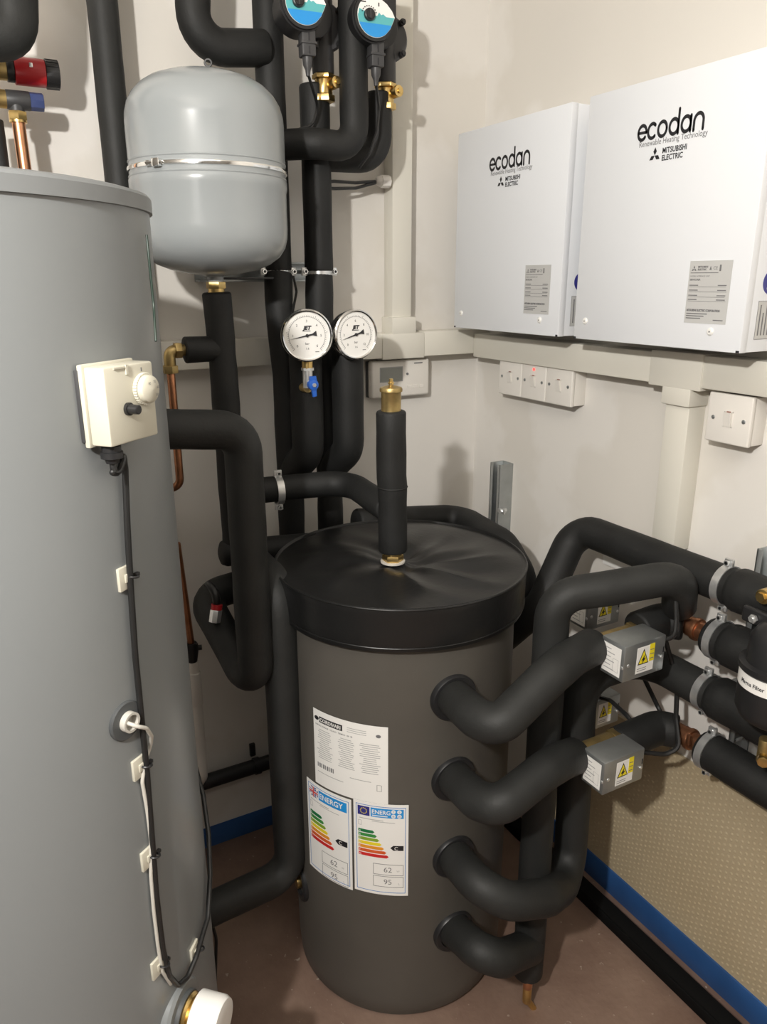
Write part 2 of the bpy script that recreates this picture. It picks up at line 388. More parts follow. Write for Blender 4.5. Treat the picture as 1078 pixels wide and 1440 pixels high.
for px, py in ((637, 980), (637, 1094), (637, 1203), (637, 1308)):
    p = atC(px, py, TC, TR); nrm = V((p.x-TC.x, p.y-TC.y, 0)).normalized(); ports.append((p, nrm))
    link('grommet', MB().lathe(p-nrm*0.008, nrm, [(0, 0.043), (0.012, 0.0435), (0.016, 0.041), (0.016, 0.032), (0, 0.032)], 40), BLACKP, bt)
p = atC(424, 1238, TC, TR); nrm = V((p.x-TC.x, p.y-TC.y, 0)).normalized()
link('grommet', MB().lathe(p-nrm*0.006, nrm, [(0, 0.040), (0.010, 0.0405), (0.013, 0.038), (0.013, 0.028), (0, 0.028)], 40), BLACKP, bt)
link('drain_plug', MB().cyl(p-nrm*0.005, p+nrm*0.012, 0.013, n=16), BRASS, bt)

# labels on the jacket
def cylmap(a0, z0, r=TR+.0024):
    return lambda u, v, h: V((TC.x+(r+h)*math.cos(a0+u/r), TC.y+(r+h)*math.sin(a0+u/r), z0+v))
def ang(px, py):
    p = atC(px, py, TC, TR); return math.atan2(p.y-TC.y, p.x-TC.x), p.z
T = 0.0004
a0, zt = ang(442, 1001); a1, _ = ang(547, 1024); wA = (a1-a0)*TR; _, zb = ang(546, 1122); z1, = (ang(547, 1022)[1],)
hA = z1-zb
f = cylmap(a0, zb)
pl = link('data_label', MB().rect(0, -.012, wA, hA, f, 0, T, 16), PAPER, bt)
pl['label'] = 'white printed data label reading CORDIVARI'
f0 = f; SL = wA/0.1125
f = lambda u, v, h: f0(u*SL, v, h)
H = hA; Wd = 0.1125
mk = MB(); mk.rect(0.0115, H-.0235, 0.0500, H-.0115, f, T, T*1.5, 8); mk.poly([(0.0065+0.0042*math.cos(k*math.tau/14), H-.0172+0.0042*math.sin(k*math.tau/14)) for k in range(14)], f, T, T*1.5)
link('brand_panel', mk, INK, pl)
link('brand_lettering', MB().text('CORDIVARI', 0.0128, H-.0208, 0.0098, f, T*2.4, 0.68, bold=0.0003), PAPER, pl)
link('title_print', MB().text('INERTIAL STORAGE   VOLANO   TERMICO  100  VB', 0.004, H-.0315, 0.0043, f, T*1.5, 0.62, bold=0.00008), INKM, pl)
mk = MB()
for k in range(9): mk.rect(0.006+k*.0034, 0.027, 0.0076+k*.0034+(.0007 if k % 2 else 0), 0.036, f, T, T*1.5)
link('barcode', mk, INKM, pl)
link('emblem', MB().poly([(Wd-.0125+0.0034*math.cos(k*math.tau/12), H-.0195+0.0034*math.sin(k*math.tau/12)) for k in range(12)], f, T, T*1.5), INKM, pl)
link('tank_symbol', MB().frame_rect(Wd-.015, 0.0135, Wd-.0085, 0.0265, 0.0006, f, T, T*1.5), INKM, pl)

mk = MB(); rnd = random.Random(3)
for c0, c1 in ((0.006, 0.034), (0.042, 0.068), (0.074, 0.103)):
    for k in range(15):
        v = H-.039-k*.0042; ln = (c1-c0)*rnd.uniform(.55, 1.0); s0 = c0+((c1-c0)-ln)/2
        mk.rect(s0, v, min(s0+ln, Wd-.004), v+.0012, f, T, T*1.5, 5)
for k in range(3): mk.rect(0.057, H-.0135-k*.004, 0.084, H-.0125-k*.004, f, T, T*1.5, 4)
mk.rect(0.006, 0.016, 0.05, 0.0172, f, T, T*1.5, 6); mk.rect(0.06, 0.030, 0.09, 0.0312, f, T, T*1.5, 4)
link('grey_print', mk, INKG, pl)
cols = [('class_bar_dark_green', (0.01, 0.16, 0.05)), ('class_bar_green', (0.04, 0.24, 0.05)), ('class_bar_light_green', (0.22, 0.36, 0.03)), ('class_bar_yellow', (0.75, 0.60, 0.02)), ('class_bar_orange', (0.72, 0.28, 0.02)), ('class_bar_red_orange', (0.62, 0.10, 0.02)), ('class_bar_red', (0.55, 0.02, 0.02))]
def energy(a0, zb, wd, ht, uk, lift):
    f = cylmap(a0, zb, TR+.0024+lift)
    e = link('energy_label', MB().rect(0, 0, wd, ht, f, 0, T, 12), PAPER, bt)
    e['label'] = 'energy label with a union flag' if uk else 'energy label with a blue european flag'
    s = wd/0.105
    mk = MB(); mk.frame_rect(0.005*s, 0.006*s, wd-.005*s, ht-.006*s, 0.0010, f, T, T*1.5, 12); link('border_print', mk, EBLUE, e)
    hb = ht-.030*s
    mk = MB().rect(0.034*s, hb, wd-.009*s, hb+.020*s, f, T, T*1.5, 10); link('header_panel', mk, SKY, e)
    if uk:
        link('flag', MB().rect(0.0085*s, hb, 0.032*s, hb+.020*s, f, T, T*1.5, 4), EUB, e)
        mk = MB(); 
        for vv, tt in ((hb+.0075*s, .005*s),): mk.rect(0.0085*s, vv, 0.032*s, vv+tt, f, T, T*2.2, 4)
        mk.rect(0.018*s, hb, 0.0225*s, hb+.020*s, f, T, T*2.2)
        mk.poly([(0.0085*s, hb+.020*s), (0.0085*s, hb+.017*s), (0.029*s, hb), (0.032*s, hb), (0.032*s, hb+.003*s), (0.0115*s, hb+.020*s)], f, T, T*2.0)
        mk.poly([(0.0085*s, hb), (0.0115*s, hb), (0.032*s, hb+.017*s), (0.032*s, hb+.020*s), (0.029*s, hb+.020*s), (0.0085*s, hb+.003*s)], f, T, T*2.0)
        link('flag_white_print', mk, PAPER, e)
        mk = MB().rect(0.0085*s, hb+.0085*s, 0.032*s, hb+.0115*s, f, T, T*2.8, 4); mk.rect(0.019*s, hb, 0.0215*s, hb+.020*s, f, T, T*2.8); link('flag_red_print', mk, cmat(cols[6]), e)
        link('heading', MB().text('ENERGY', 0.036*s, hb+.005*s, 0.0152*s, f, T*2.2, 0.92, bold=0.0003), PAPER, e)
    else:
        link('flag', MB().rect(0.0085*s, hb, 0.032*s, hb+.020*s, f, T, T*1.5, 4), EUB, e)
        mk = MB()
        for k in range(12): 
            cx, cy = 0.0202*s+.006*s*math.cos(k*math.tau/12), hb+.010*s+.006*s*math.sin(k*math.tau/12)
            mk.poly([(cx+.001*s*math.cos(j*math.tau/6), cy+.001*s*math.sin(j*math.tau/6)) for j in range(6)], f, T, T*2.2)
        link('flag_star', mk, YEL, e)
        mk = MB().text('ENERG', 0.036*s, hb+.0075*s, 0.0125*s, f, T*2.2, 0.92, bold=0.0002)
        mk.rect(0.037*s, hb+.0025*s, 0.066*s, hb+.0042*s, f, T, T*2.2, 4)
        for cx, cy in ((0.077, 0.0148), (0.088, 0.0148), (0.077, 0.005), (0.088, 0.005)):
            mk.poly([(cx*s+.0042*s*math.cos(j*math.tau/14), hb+cy*s+.0042*s*math.sin(j*math.tau/14)) for j in range(14)], f, T, T*2.2)
        link('heading', mk, PAPER, e)
        mk = MB()
        for ch_, cx, cy in (('Y', 0.077, 0.0148), ('IJ', 0.088, 0.0148), ('IE', 0.077, 0.005), ('IA', 0.088, 0.005)): mk.text(ch_, cx*s, hb+cy*s-.0018*s, 0.0055*s, f, T*2.8, 1, 'CENTER')
        link('heading_suffix', mk, EBLUE, e)
    for k, c in enumerate(cols):
        v0 = ht-.068*s-k*.0088*s; L = (0.028+k*.0045)*s
        mk = MB().rect(0.0095*s, v0, 0.0095*s+L, v0+.0066*s, f, T, T*2.0, 12).poly([(0.0095*s+L, v0), (0.0095*s+L+.0035*s, v0+.0033*s), (0.0095*s+L, v0+.0066*s)], f, T, T*2.0)
        b_ = link('class_bar', mk, cmat(c), e); b_['label'] = c[0].replace('class_bar_', '').replace('_', ' ')+' class bar'
    mk = MB()
    for k in range(7): mk.text('ABCDEFG'[k], 0.0108*s, ht-.067*s-k*.0088*s, 0.006*s, f, T*2.8)
    va = ht-.102*s
    mk2 = MB().rect(0.077*s, va, wd-.009*s, va+.011*s, f, T, T*2.0, 8).poly([(0.071*s, va+.0055*s), (0.077*s, va), (0.077*s, va+.011*s)], f, T, T*2.0)
    link('rating_arrow', mk2, INK, e)
    mk.text('C', 0.0785*s, va+.0018*s, 0.0105*s, f, T*2.8); link('class_letters', mk, PAPER, e)
    v1 = ht-.160*s; mk = MB()
    link('figure_box', MB().frame_rect(0.038*s, v1, wd-.009*s, v1+.025*s, 0.0008, f, T, T*1.6, 8), INKM, e); link('figure_box', MB().frame_rect(0.038*s, v1-.028*s, wd-.009*s, v1-.003*s, 0.0008, f, T, T*1.6, 8), INKM, e)
    mk.frame_rect(0.038*s, v1, wd-.009*s, v1+.025*s, 0.0006, f, T, T*1.5, 8); mk.frame_rect(0.038*s, v1-.028*s, wd-.009*s, v1-.003*s, 0.0006, f, T, T*1.5, 8)
    mk.text('w' if False else 'W', 0.083*s, v1+.0085*s, 0.0055*s, f, T*1.5); mk.text('L', 0.086*s, v1-.0215*s, 0.0065*s, f, T*1.5)
    mk.rect(0.012*s, ht-.0375*s, 0.058*s, ht-.0362*s, f, T, T*1.5, 5); mk.rect(0.036*s, ht-.0405*s, 0.080*s, ht-.0395*s, f, T, T*1.5, 5); mk.frame_rect(0.0095*s, ht-.053*s, 0.016*s, ht-.042*s, 0.0006, f, T, T*1.5)
    gpo = link('grey_print', mk, INKG, e); gpo['kind'] = 'stuff'
    mk = MB().text('62', 0.058*s, v1+.0068*s, 0.0165*s, f, T*1.5); mk.text('95', 0.058*s, v1-.0212*s, 0.0165*s, f, T*1.5); link('figures', mk, INKM, e)
def cmat(c): return mat(c[0], c[1], 0.5)
aL, _ = ang(433.5, 1092); aR, _ = ang(496, 1122); _, zTop = ang(497, 1124); _, zBot = ang(497, 1250)
energy(aL, zBot, (aR-aL)*TR, zTop-zBot, True, 0.0010)
aL, zt = ang(498, 1125); aR, _ = ang(575.5, 1130); _, zBot = ang(575, 1257); _, zTop = ang(575, 1130)
energy(aL, zBot, (aR-aL)*TR, zTop-zBot, False, 0.0014)

# ------------------------------------------------------------------ hot water cylinder
HC = V((-1.2377, -0.6016, 0)); HR = 0.28; HZ = 1.500
hc = thing('hot_water_cylinder', (HC.x, HC.y, 0), 'tall grey enamelled hot water cylinder at the left', 'cylinder')
link('shell', MB().lathe((HC.x, HC.y, 0.0), (0, 0, 1), [(0, HR-.01), (0.01, HR-.002), (0.03, HR), (0.8, HR), (HZ-.018, HR)], 120), GREYP, hc)
link('lid', MB().lathe((HC.x, HC.y, HZ-.0195), (0, 0, 1), [(0, HR-.004), (0.001, HR+.0035), (0.016, HR+.0035), (0.0195, HR+.001), (0.0225, HR-.010), (0.025, HR-.05), (0.026, 0.02)], 120), LIDP, hc)
def hcp(px, py, lift=0.0): return atC(px, py, HC, HR+lift)
# sensor pocket with grey gasket and pale stub
p = hcp(176, 1013); nn = V((p.x-HC.x, p.y-HC.y, 0)).normalized()
g = link('gasket', MB().lathe(p-nn*.004, nn, [(0, 0.0235), (0.006, 0.0235), (0.0075, 0.022), (0.0075, 0.010), (0, 0.010)], 40), RUBBER, hc); g['label'] = 'dark grey round gasket'
st = link('sensor_stub', MB().lathe(p-nn*.004, nn, [(0, 0.012), (0.015, 0.012), (0.015, 0.0092), (0.006, 0.0092), (0.006, 0.0)], 28, caps=False), WIREG, hc); st['label'] = 'pale grey sensor stub'
# lower boss with white cap
p = hcp(282, 1418); nn = V((p.x-HC.x, p.y-HC.y, 0)).normalized(); nn = (nn + V((0.15, -0.25, 0.0))).normalized()
p = hcp(254, 1424)
link('boss_plate', MB().lathe(p-nn*.02, nn, [(0, 0.046), (0.022, 0.046), (0.026, 0.042), (0.026, 0.0)], 40, caps=False), GREYP, hc)
link('boss_shade_gasket', MB().lathe(p+nn*.004, nn, [(0, 0.031), (0.006, 0.031), (0.008, 0.030), (0.008, 0)], 40, caps=False), RUBBER, hc)  # gasket kept dark, standing in for the shadow ring behind the brass
link('boss_thread', MB().lathe(p+nn*.01, nn, [(0, 0.026), (0.004, 0.029), (0.008, 0.026), (0.012, 0.029), (0.018, 0.026), (0.018, 0)], 32, caps=False), BRASS, hc)
cp = link('boss_cap', MB().lathe(p+nn*.024, nn, [(0, 0.028), (0.001, 0.0335), (0.034, 0.0325), (0.040, 0.0295), (0.0415, 0.020), (0.0405, 0.0)], 48, caps=False), WHITEG, hc); cp['label'] = 'white round plastic cap'

# thermostat housing on the cylinder
HS = .78; pa = atC(186, 567, HC, HR+.031); nn = V((pa.x-HC.x, pa.y-HC.y, 0)).normalized(); tt = V((-nn.y, nn.x, 0)); TB = pa - nn*.031
def local(o, ex, ey, ez): return lambda u, v, h: o + ex*u + ey*v + ez*h
Mb = Matrix((tt, V((0, 0, 1)), nn)).transposed().to_4x4(); Mb.translation = TB
zc = V((0, 0, 1))
tb = thing('thermostat_housing', TB, 'cream plastic thermostat housing with round dial on the grey cylinder', 'thermostat')
hw, hh = 0.0475, 0.0500
link('gasket', MB().box((-hw-.004, -hh+.004, -.010), (hw-.004, hh-.004, 0.002), 0.001, M=Mb), DGREY, tb)
link('base', MB().box((-hw-.003, -hh-.003, 0.000), (hw+.001, hh+.003, 0.008), 0.002, M=Mb), IVORY, tb)
cv = link('cover', MB().box((-hw, -hh, 0.008), (hw, hh, 0.040), 0.003, M=Mb), IVORY, tb)
ft = local(TB, tt, zc, nn)
link('recess_rib', MB().rect(-0.008, hh-.012, -0.004, hh+.0005, ft, .04, .042).rect(-.030, hh-.0035, -.006, hh-.0015, ft, .04, .0415), IVORY, cv)
dl = link('dial', MB().lathe(ft(0.0235, 0.016, .040), nn, [(0, 0.0205), (0.006, 0.0205), (0.006, 0.0185), (0.013, 0.0175), (0.0155, 0.014), (0.0165, 0)], 40, caps=False), IVORY, tb)
mk = MB()
for k in range(36):
    a = k*math.tau/36; c = ft(0.0235+.0205*math.cos(a), 0.016+.0205*math.sin(a), .0405); mk.cyl(c, c+nn*.0055, 0.0009, n=6)
link('grip_ribs', mk, IVORY, dl)
mk = MB()
for i, ch_ in enumerate(('80', '70', '60', '50')):
    a = 2.2-i*1.0; mk.text(ch_, 0.0235+.0105*math.cos(a), 0.016+.0105*math.sin(a)-.002, 0.0052, ft, .0568, 1, 'CENTER')
mk.rect(0.0225, 0.039, 0.0245, 0.044, ft, .04, .0403)
link('dial_numbers', mk, INKM, dl)
link('reset_button', MB().lathe(ft(-.010, -.006, .040), nn, [(0, .0085), (.004, .0085), (.0045, .0065), (.017, .0062), (.018, .005), (.018, 0)], 24, caps=False), BLACKP, tb)
gl = link('cable_gland', MB().lathe(ft(-.026, -hh-.003, .020), (0, 0, -1), [(0, .0125), (.007, .0125), (.008, .0145), (.016, .0145), (.017, .010), (.023, .0085), (.023, 0)], 12, caps=False), BLACKP, tb)

# cables along the cylinder
tb.scale = (HS, HS, HS)
g0 = TB + (ft(-.026, -hh-.024, .020)-TB)*HS
def cpts(lst, lift): return [hcp(x, y, lift) for x, y in lst]
pe = hcp(276, 1345); ae = math.atan2(pe.y-HC.y, pe.x-HC.x)
tail = [V((HC.x+(HR+.007)*math.cos(ae+da), HC.y+(HR+.007)*math.sin(ae+da), pe.z+dz)) for da, dz in ((.14, .03), (.28, .07), (.42, .11), (.56, .15), (.70, .18))]
pts = [g0, g0+V((0, 0, -.012))] + [hcp(157, 664, .018), hcp(166, 666, .014), hcp(172, 650, .012), hcp(173, 638, .008), hcp(176, 660, .006)] + cpts([(179, 740), (184, 830), (190, 920), (199, 1010), (207, 1090), (214, 1180), (220, 1260), (229, 1335), (238, 1372), (250, 1386)], .006) + [hcp(264, 1374, .006), hcp(276, 1345, .008), *tail]
tag(link('control_cable', MB().tube(pts, 0.0036, 0.012, 10, cap=0.1), WIREB), 'black control cable hanging in a loop down the grey cylinder', 'cable')
pts = [hcp(178, 1016, .008), hcp(190, 1021, .022), hcp(206, 1024, .022), hcp(213, 1035, .016)] + cpts([(212, 1048), (203, 1072), (200, 1100), (207, 1140), (212, 1180), (212, 1230), (216, 1280), (222, 1330), (228, 1366), (240, 1384)], .004)
tag(link('sensor_cable', MB().tube(pts, 0.0023, 0.012, 10, cap=0.1), WIREG), 'pale grey sensor cable running down from the cylinder pocket', 'cable')
cpos = [((175, 812), 'just under the long straight cable run'), ((195, 1078), 'below the sensor pocket'), ((207, 1205), 'halfway between pocket and cable loop'), ((221, 1358), 'at the left of the cable loop'), ((272, 1338), 'at the right of the cable loop')]
for (px, py), wh in cpos:
    p = hcp(px, py); nr = V((p.x-HC.x, p.y-HC.y, 0)).normalized(); tg = V((-nr.y, nr.x, 0)); fm = local(p, tg, zc, nr)
    Mm = Matrix((tg, zc, nr)).transposed().to_4x4(); Mm.translation = p
    c = thing('cable_tie_mount', p, 'white adhesive cable tie mount on the grey cylinder, '+wh, 'cable clip', 'cable tie mounts on the cylinder')
    link('pad', MB().box((-.0115, -.0135, -.001), (.0105, .0135, .0032), .0008, M=Mm), IVORY, c)
    link('saddle', MB().box((-.004, -.005, .0032), (.0085, .005, .0052), .0008, M=Mm), IVORY, c)
    link('tie', MB().ring(fm(.006, 0, .0065), V((0, 0, 1))*.9+tg*.2, .0062, .0014, 20, 6).box((.010, -.0022, .0035), (.0165, .0022, .008), .0006, M=Mm), BLACKP, c)
tag(link('earth_cable', MB().tube([hcp(206, 330, .006), hcp(211, 380, .006), hcp(216, 430, .006), hcp(219, 480, .012)], 0.0014, .02, 8), GREENC), 'dark green cable on the right edge of the grey cylinder', 'cable')

# ------------------------------------------------------------------ white control cabinets
CW, CH, CD, CB = 0.3687, 0.422, 0.133, 1.2965
def arc(cx, cy, r, a0, a1, n=20): return [(cx+r*math.cos(math.radians(a0+(a1-a0)*i/n)), cy+r*math.sin(math.radians(a0+(a1-a0)*i/n))) for i in range(n+1)]
def stroke(mb, pts, w, f, h):
    L = []; R_ = []
    for i in range(len(pts)):
        a = V(pts[max(i-1, 0)]); b = V(pts[min(i+1, len(pts)-1)]); d = (b-a).normalized(); nx, ny = -d.y*w/2, d.x*w/2
        L.append(f(pts[i][0]+nx, pts[i][1]+ny, h)); R_.append(f(pts[i][0]-nx, pts[i][1]-ny, h))
    n = len(pts); mb.add(L+R_, [(i, i+1, n+i+1, n+i) for i in range(n-1)])
    for q in (pts[0], pts[-1]): mb.add([f(q[0]+w/2*math.cos(k*math.tau/12), q[1]+w/2*math.sin(k*math.tau/12), h) for k in range(12)], [tuple(range(12))])
def ecodan(mb, u, v, H, f, h):
    """six rounded letters, x height H"""
    r = H*0.42; w = H*0.215; cy = v+H/2; x = u+r+w/2; st = H*1.02
    stroke(mb, arc(x, cy, r, 0, 318, 28), w, f, h); stroke(mb, [(x-r, cy), (x+r, cy)], w*.8, f, h); x += st
    stroke(mb, arc(x, cy, r, 48, 312, 24), w, f, h); x += st
    stroke(mb, arc(x, cy, r, 0, 360, 32), w, f, h); x += st*1.1
    stroke(mb, arc(x, cy, r, 0, 360, 32), w, f, h); stroke(mb, [(x+r, cy-r), (x+r, cy+H*.92)], w, f, h); x += st*1.13
    stroke(mb, arc(x, cy, r, 0, 360, 32), w, f, h); stroke(mb, [(x+r, cy-r), (x+r, cy+r)], w, f, h); x += st*1.13
    stroke(mb, [(x-r, cy-r*1.05)]+arc(x, cy+r*.06, r, 180, 0, 20)+[(x+r, cy-r*1.05)], w, f, h)
    return x+r+w/2-u
def rhomb(mb, cx, cy, s, a, f, h):
    d = math.radians(a); e1 = (math.cos(d), math.sin(d)); e2 = (-e1[1], e1[0]); A = s; B = s*0.577
    # long axis along e1, starting at the logo centre
    mb.add([f(cx, cy, h), f(cx+e1[0]*A/2-e2[0]*B/2, cy+e1[1]*A/2-e2[1]*B/2, h), f(cx+e1[0]*A, cy+e1[1]*A, h), f(cx+e1[0]*A/2+e2[0]*B/2, cy+e1[1]*A/2+e2[1]*B/2, h)], [(0, 1, 2, 3)])
def diamonds(mb, cx, cy, s, f, h):
    for a in (90, 210, 330): rhomb(mb, cx, cy, s, a, f, h)
def cabinet(b, label, dz=0.0):
    c = thing('control_cabinet', (-CD/2, b-CW/2, CB+dz), label, 'cabinet', 'white wall cabinets')
    z0 = CB+dz
    link('body', MB().box((-CD+.012, b-CW+.0008, z0+.0008), (0.0, b-.0008, z0+CH-.0008), .0008), CABW, c)
    fr = link('front_cover', MB().box((-CD, b-CW, z0), (-CD+.016, b, z0+CH), .0016), CABW, c)
    f = lambda u, v, h: V((-CD-h, b-u, z0+v))
    def uv(px, py): p = atX(px, py, -CD); return (-0.4985-p.y, p.z-CB)
    u0, v0 = uv(895, 200.5); u1, v1 = uv(983, 182)
    mb = MB(); Hx = 0.026; 
    L = ecodan(mb, u0, v0, Hx, lambda u, v, h: f(u0+(u-u0)*((u1-u0)/0.159), v, h), .0004); link('logo_lettering', mb, INK, fr)
    u2, v2 = uv(898, 208)
    mb = MB().text('Renewable Heating Technology', u2, v2, 0.0125, f, .0004, 0.86); link('slogan_lettering', mb, INKM, fr)
    u3, v3 = uv(919, 220); mb = MB(); diamonds(mb, u3+.002, v3+.001, 0.0125, f, .0004)
    mb.text('MITSUBISHI', u3+.017, v3+.0025, 0.0115, f, .0004, 0.85, bold=0.0003); mb.text('ELECTRIC', u3+.017, v3-.0085, 0.0115, f, .0004, 0.85, bold=0.0003); link('maker_lettering', mb, INK, fr)
    pu0, pv1 = uv(973.5, 389); pu1, pv0 = uv(1025.5, 462); _, pvb = uv(965, 456)
    pu0 = 0.2585; pu1 = 0.3375; pv0 = 0.042; pv1 = 0.138
    rp = link('rating_plate', MB().rect(pu0, pv0, pu1, pv1, f, 0, .0006), PAPERG, fr)
    w_ = pu1-pu0; mb = MB()
    diamonds(mb, pu0+.009, pv1-.0125, .0052, f, .0009)
    mb.text('MITSUBISHI', pu0+.016, pv1-.0105, 0.0038, f, .0009, 1, bold=.0002); mb.text('ELECTRIC', pu0+.016, pv1-.0145, 0.0038, f, .0009, 1, bold=.0002)
    mb.text('CE', pu0+.045, pv1-.0135, 0.0068, f, .0009); mb.poly([(pu0+.038, pv1-.014), (pu0+.042, pv1-.014), (pu0+.040, pv1-.008)], f, .0006, .0009); mb.rect(pu0+.0565, pv1-.016, pu0+.0595, pv1-.0065, f, .0006, .0009)
    mb.rect(pu0+.003, pv1-.0188, pu0+.055, pv1-.0178, f, .0006, .0009); mb.text('MODEL INTERFACE UNIT', pu0+.003, pv1-.0245, .0033, f, .0009); mb.text('SERVICE REF.', pu0+.003, pv1-.030, .0036, f, .0009, bold=.00015)
    for i, (v, a, e) in enumerate(((.040, 0, .92), (.0475, 0, .95), (.0555, 0, .92), (.062, 0, .95))): mb.rect(pu0+.003, pv1-v, pu0+w_*e-.001, pv1-v+.0005, f, .0006, .0009); mb.rect(pu0+.003, pv1-v+.002, pu0+.020, pv1-v+.0034, f, .0006, .0009); mb.rect(pu0+w_*.72, pv1-v+.002, pu0+w_*.92, pv1-v+.0034, f, .0006, .0009)
    mb.text('MITSUBISHI ELECTRIC CORPORATION', pu0+.003, pv0+.0185, .0046, f, .0009, .80, bold=.0003)
    for i in range(3): mb.rect(pu0+.003, pv0+.014-i*.0036, pu0+.043-i*.006, pv0+.0155-i*.0036, f, .0006, .0009)
    mb.rect(pu0+w_*.70, pv0+.005, pu0+w_*.93, pv0+.0064, f, .0006, .0009)
    link('plate_print', mb, INKM, rp)
    for u, v in ((0.0295, 0.034), (0.3115, 0.030)):
        s = link('screw', MB().lathe(f(u, v, 0), (-1, 0, 0), [(0, .0062), (.0012, .0062), (.0028, .0042), (.003, 0)], 20, caps=False), WHITEG, fr)
        link('screw_slot', MB().rect(u-.0012, v-.0012, u+.0012, v+.0012, f, .003, .0032), INKM, s)
    for u, v in ((0.004, 0.0025), (CW-.004, 0.0025)): link('corner_notch', MB().rect(u-.003, v-.0022, u+.003, v+.0015, f, 0, .0003), INK, fr)
    # marks on the right hand side panel
    fs_ = lambda u, v, h: V((-CD+.016+u, b-CW+.0008-h, z0+v))
    sb = link('side_badge', MB().poly([(.036+.0175*math.cos(k*math.tau/28), .105+.0175*math.sin(k*math.tau/28)) for k in range(28)], fs_, 0, .0005), mat('indigo_ink', (0.035, 0.035, 0.22), .5), c)
    mb = MB(); stroke(mb, arc(.036, .112, .006, 20, 270, 14)+arc(.036, .099, .0065, 90, -160, 14), .0042, fs_, .0009); link('badge_mark', mb, PAPER, sb)
    sp = link('side_notice', MB().rect(.014, .020, .050, .078, fs_, 0, .0004), PAPERG, c)
    mb = MB().frame_rect(.014, .020, .050, .078, .0006, fs_, .0004, .0007)
    for i in range(4): mb.rect(.020+i*.0075, .026, .0225+i*.0075, .072-(i % 2)*.012, fs_, .0004, .0007)
    link('notice_print', mb, INKM, sp)
    return c
cabinet(-0.0848, 'white control cabinet nearer the corner, lettered ecodan, partly behind the other')
cabinet(-0.4985, 'white control cabinet cut by the right picture edge, lettered ecodan')

# ------------------------------------------------------------------ switches
def switch(ymax, z0, w_, h_, label, neon=False, depth=0.042, group='switches on the right wall'):
    s = thing('wall_switch', (-depth/2, ymax-w_/2, z0), label, 'switch', group)
    ymin = ymax-w_
    link('back_box', MB().box((-depth+.010, ymin+.0015, z0+.0015), (0, ymax-.0015, z0+h_-.0015), .002), WHITEP, s)
    pt_ = link('face_plate', MB().box((-depth, ymin+.0004, z0), (-depth+.010, ymax-.0004, z0+h_), .0028, 3), WHITEP, s)
    f = lambda u, v, h: V((-depth-h, ymax-w_/2-u, z0+h_/2+v))
    M_ = None
    link('rocker_surround', MB().frame_rect(-.0085, -.0135, .0085, .0135, .0012, f, 0, .0008), WHITEP, s)
    rk = MB().add([f(-.0068, -.012, .0015), f(.0068, -.012, .0015), f(.0068, .012, .0062), f(-.0068, .012, .0062), f(-.0068, -.012, 0), f(.0068, -.012, 0), f(.0068, .012, 0), f(-.0068, .012, 0)], [(0, 1, 2, 3), (0, 4, 5, 1), (1, 5, 6, 2), (2, 6, 7, 3), (3, 7, 4, 0)])
    ro = link('rocker', rk, WHITEP, s, smooth=False)
    link('rocker_mark', MB().rect(-.004, .0122, .004, .0140, f, .0002, .0012), mat('red_brown_mark', (.25, .10, .08), .5), ro)
    for u in (-.0302, .0302):
        k = link('plate_screw', MB().lathe(f(u, 0, 0), (-1, 0, 0), [(0, .0036), (.0006, .0036), (.001, .0028), (.001, 0)], 16, caps=False), GALV, s)
        link('screw_slot', MB().rect(u-.0026, -.0005, u+.0026, .0005, f, .001, .0013), INKM, k)
    if neon: link('neon_lamp', MB().lathe(f(.001, .027, 0), (-1, 0, 0), [(0, .0036), (.0012, .0034), (.002, .002), (.0022, 0)], 16, caps=False), REDLED, s)
switch(-0.150, 1.140, .0855, .086, 'white switch nearest the corner in the row of three')
switch(-0.2355, 1.140, .0855, .086, 'white switch with a lit red neon in the row of three', True)
switch(-0.321, 1.140, .0855, .086, 'white switch nearest the camera in the row of three')
switch(-0.752, 1.132, .088, .086, 'single white switch right of the upright trunking')

# ------------------------------------------------------------------ room thermostat on the back wall
th = thing('room_thermostat', (-0.248, 0, 1.132), 'white room thermostat with grey screen behind the brass vent', 'thermostat')
link('back_plate', MB().box((-0.331, -.012, 1.1315), (-.168, 0, 1.219), .003), DGREY, th)
link('case', MB().box((-0.330, -.032, 1.131), (-.167, -.010, 1.2205), .006, 3), WHITEP, th)
f = lambda u, v, h: V((-0.330+u, -.032-h, 1.131+v))
link('screen_bezel', MB().rect(.022, .038, .086, .074, f, 0, .0006), INKG, th)
link('screen', MB().rect(.024, .040, .084, .072, f, 0, .0012), LCD, th)
link('button', MB().cyl(f(.0985, .055, 0), f(.0985, .055, .002), .003, n=14), INKM, th)
link('maker_mark', MB().rect(.118, .0785, .142, .0812, f, 0, .0006), INKM, th)
for u in (.105, .122, .139): link('button', MB().box(f(u-.006, .020, 0), f(u+.006, .027, .0015)), WHITEP, th)

# ------------------------------------------------------------------ pipes
def pipe(pts, r, label, material=FOAM, bend=0.055, seams=(), name='insulated_pipe', wob=0.02, cat='pipe', n=22, cap=0.18):
    o = tag(link(name, MB().tube(pts, r, bend, n, wob, cap), material, sharp=50), label, cat)
    for p, d, rr in seams:
        link('sleeve_joint', MB().ring(p, d, rr, 0.0016, 36, 6), material, o)
    return o
def up_at(px, py, Y):           # ground position of an upright standing on plane Y
    p = atY(px, py, Y); return p.x, p.y
def P3(xy, z): return V((xy[0], xy[1], z))

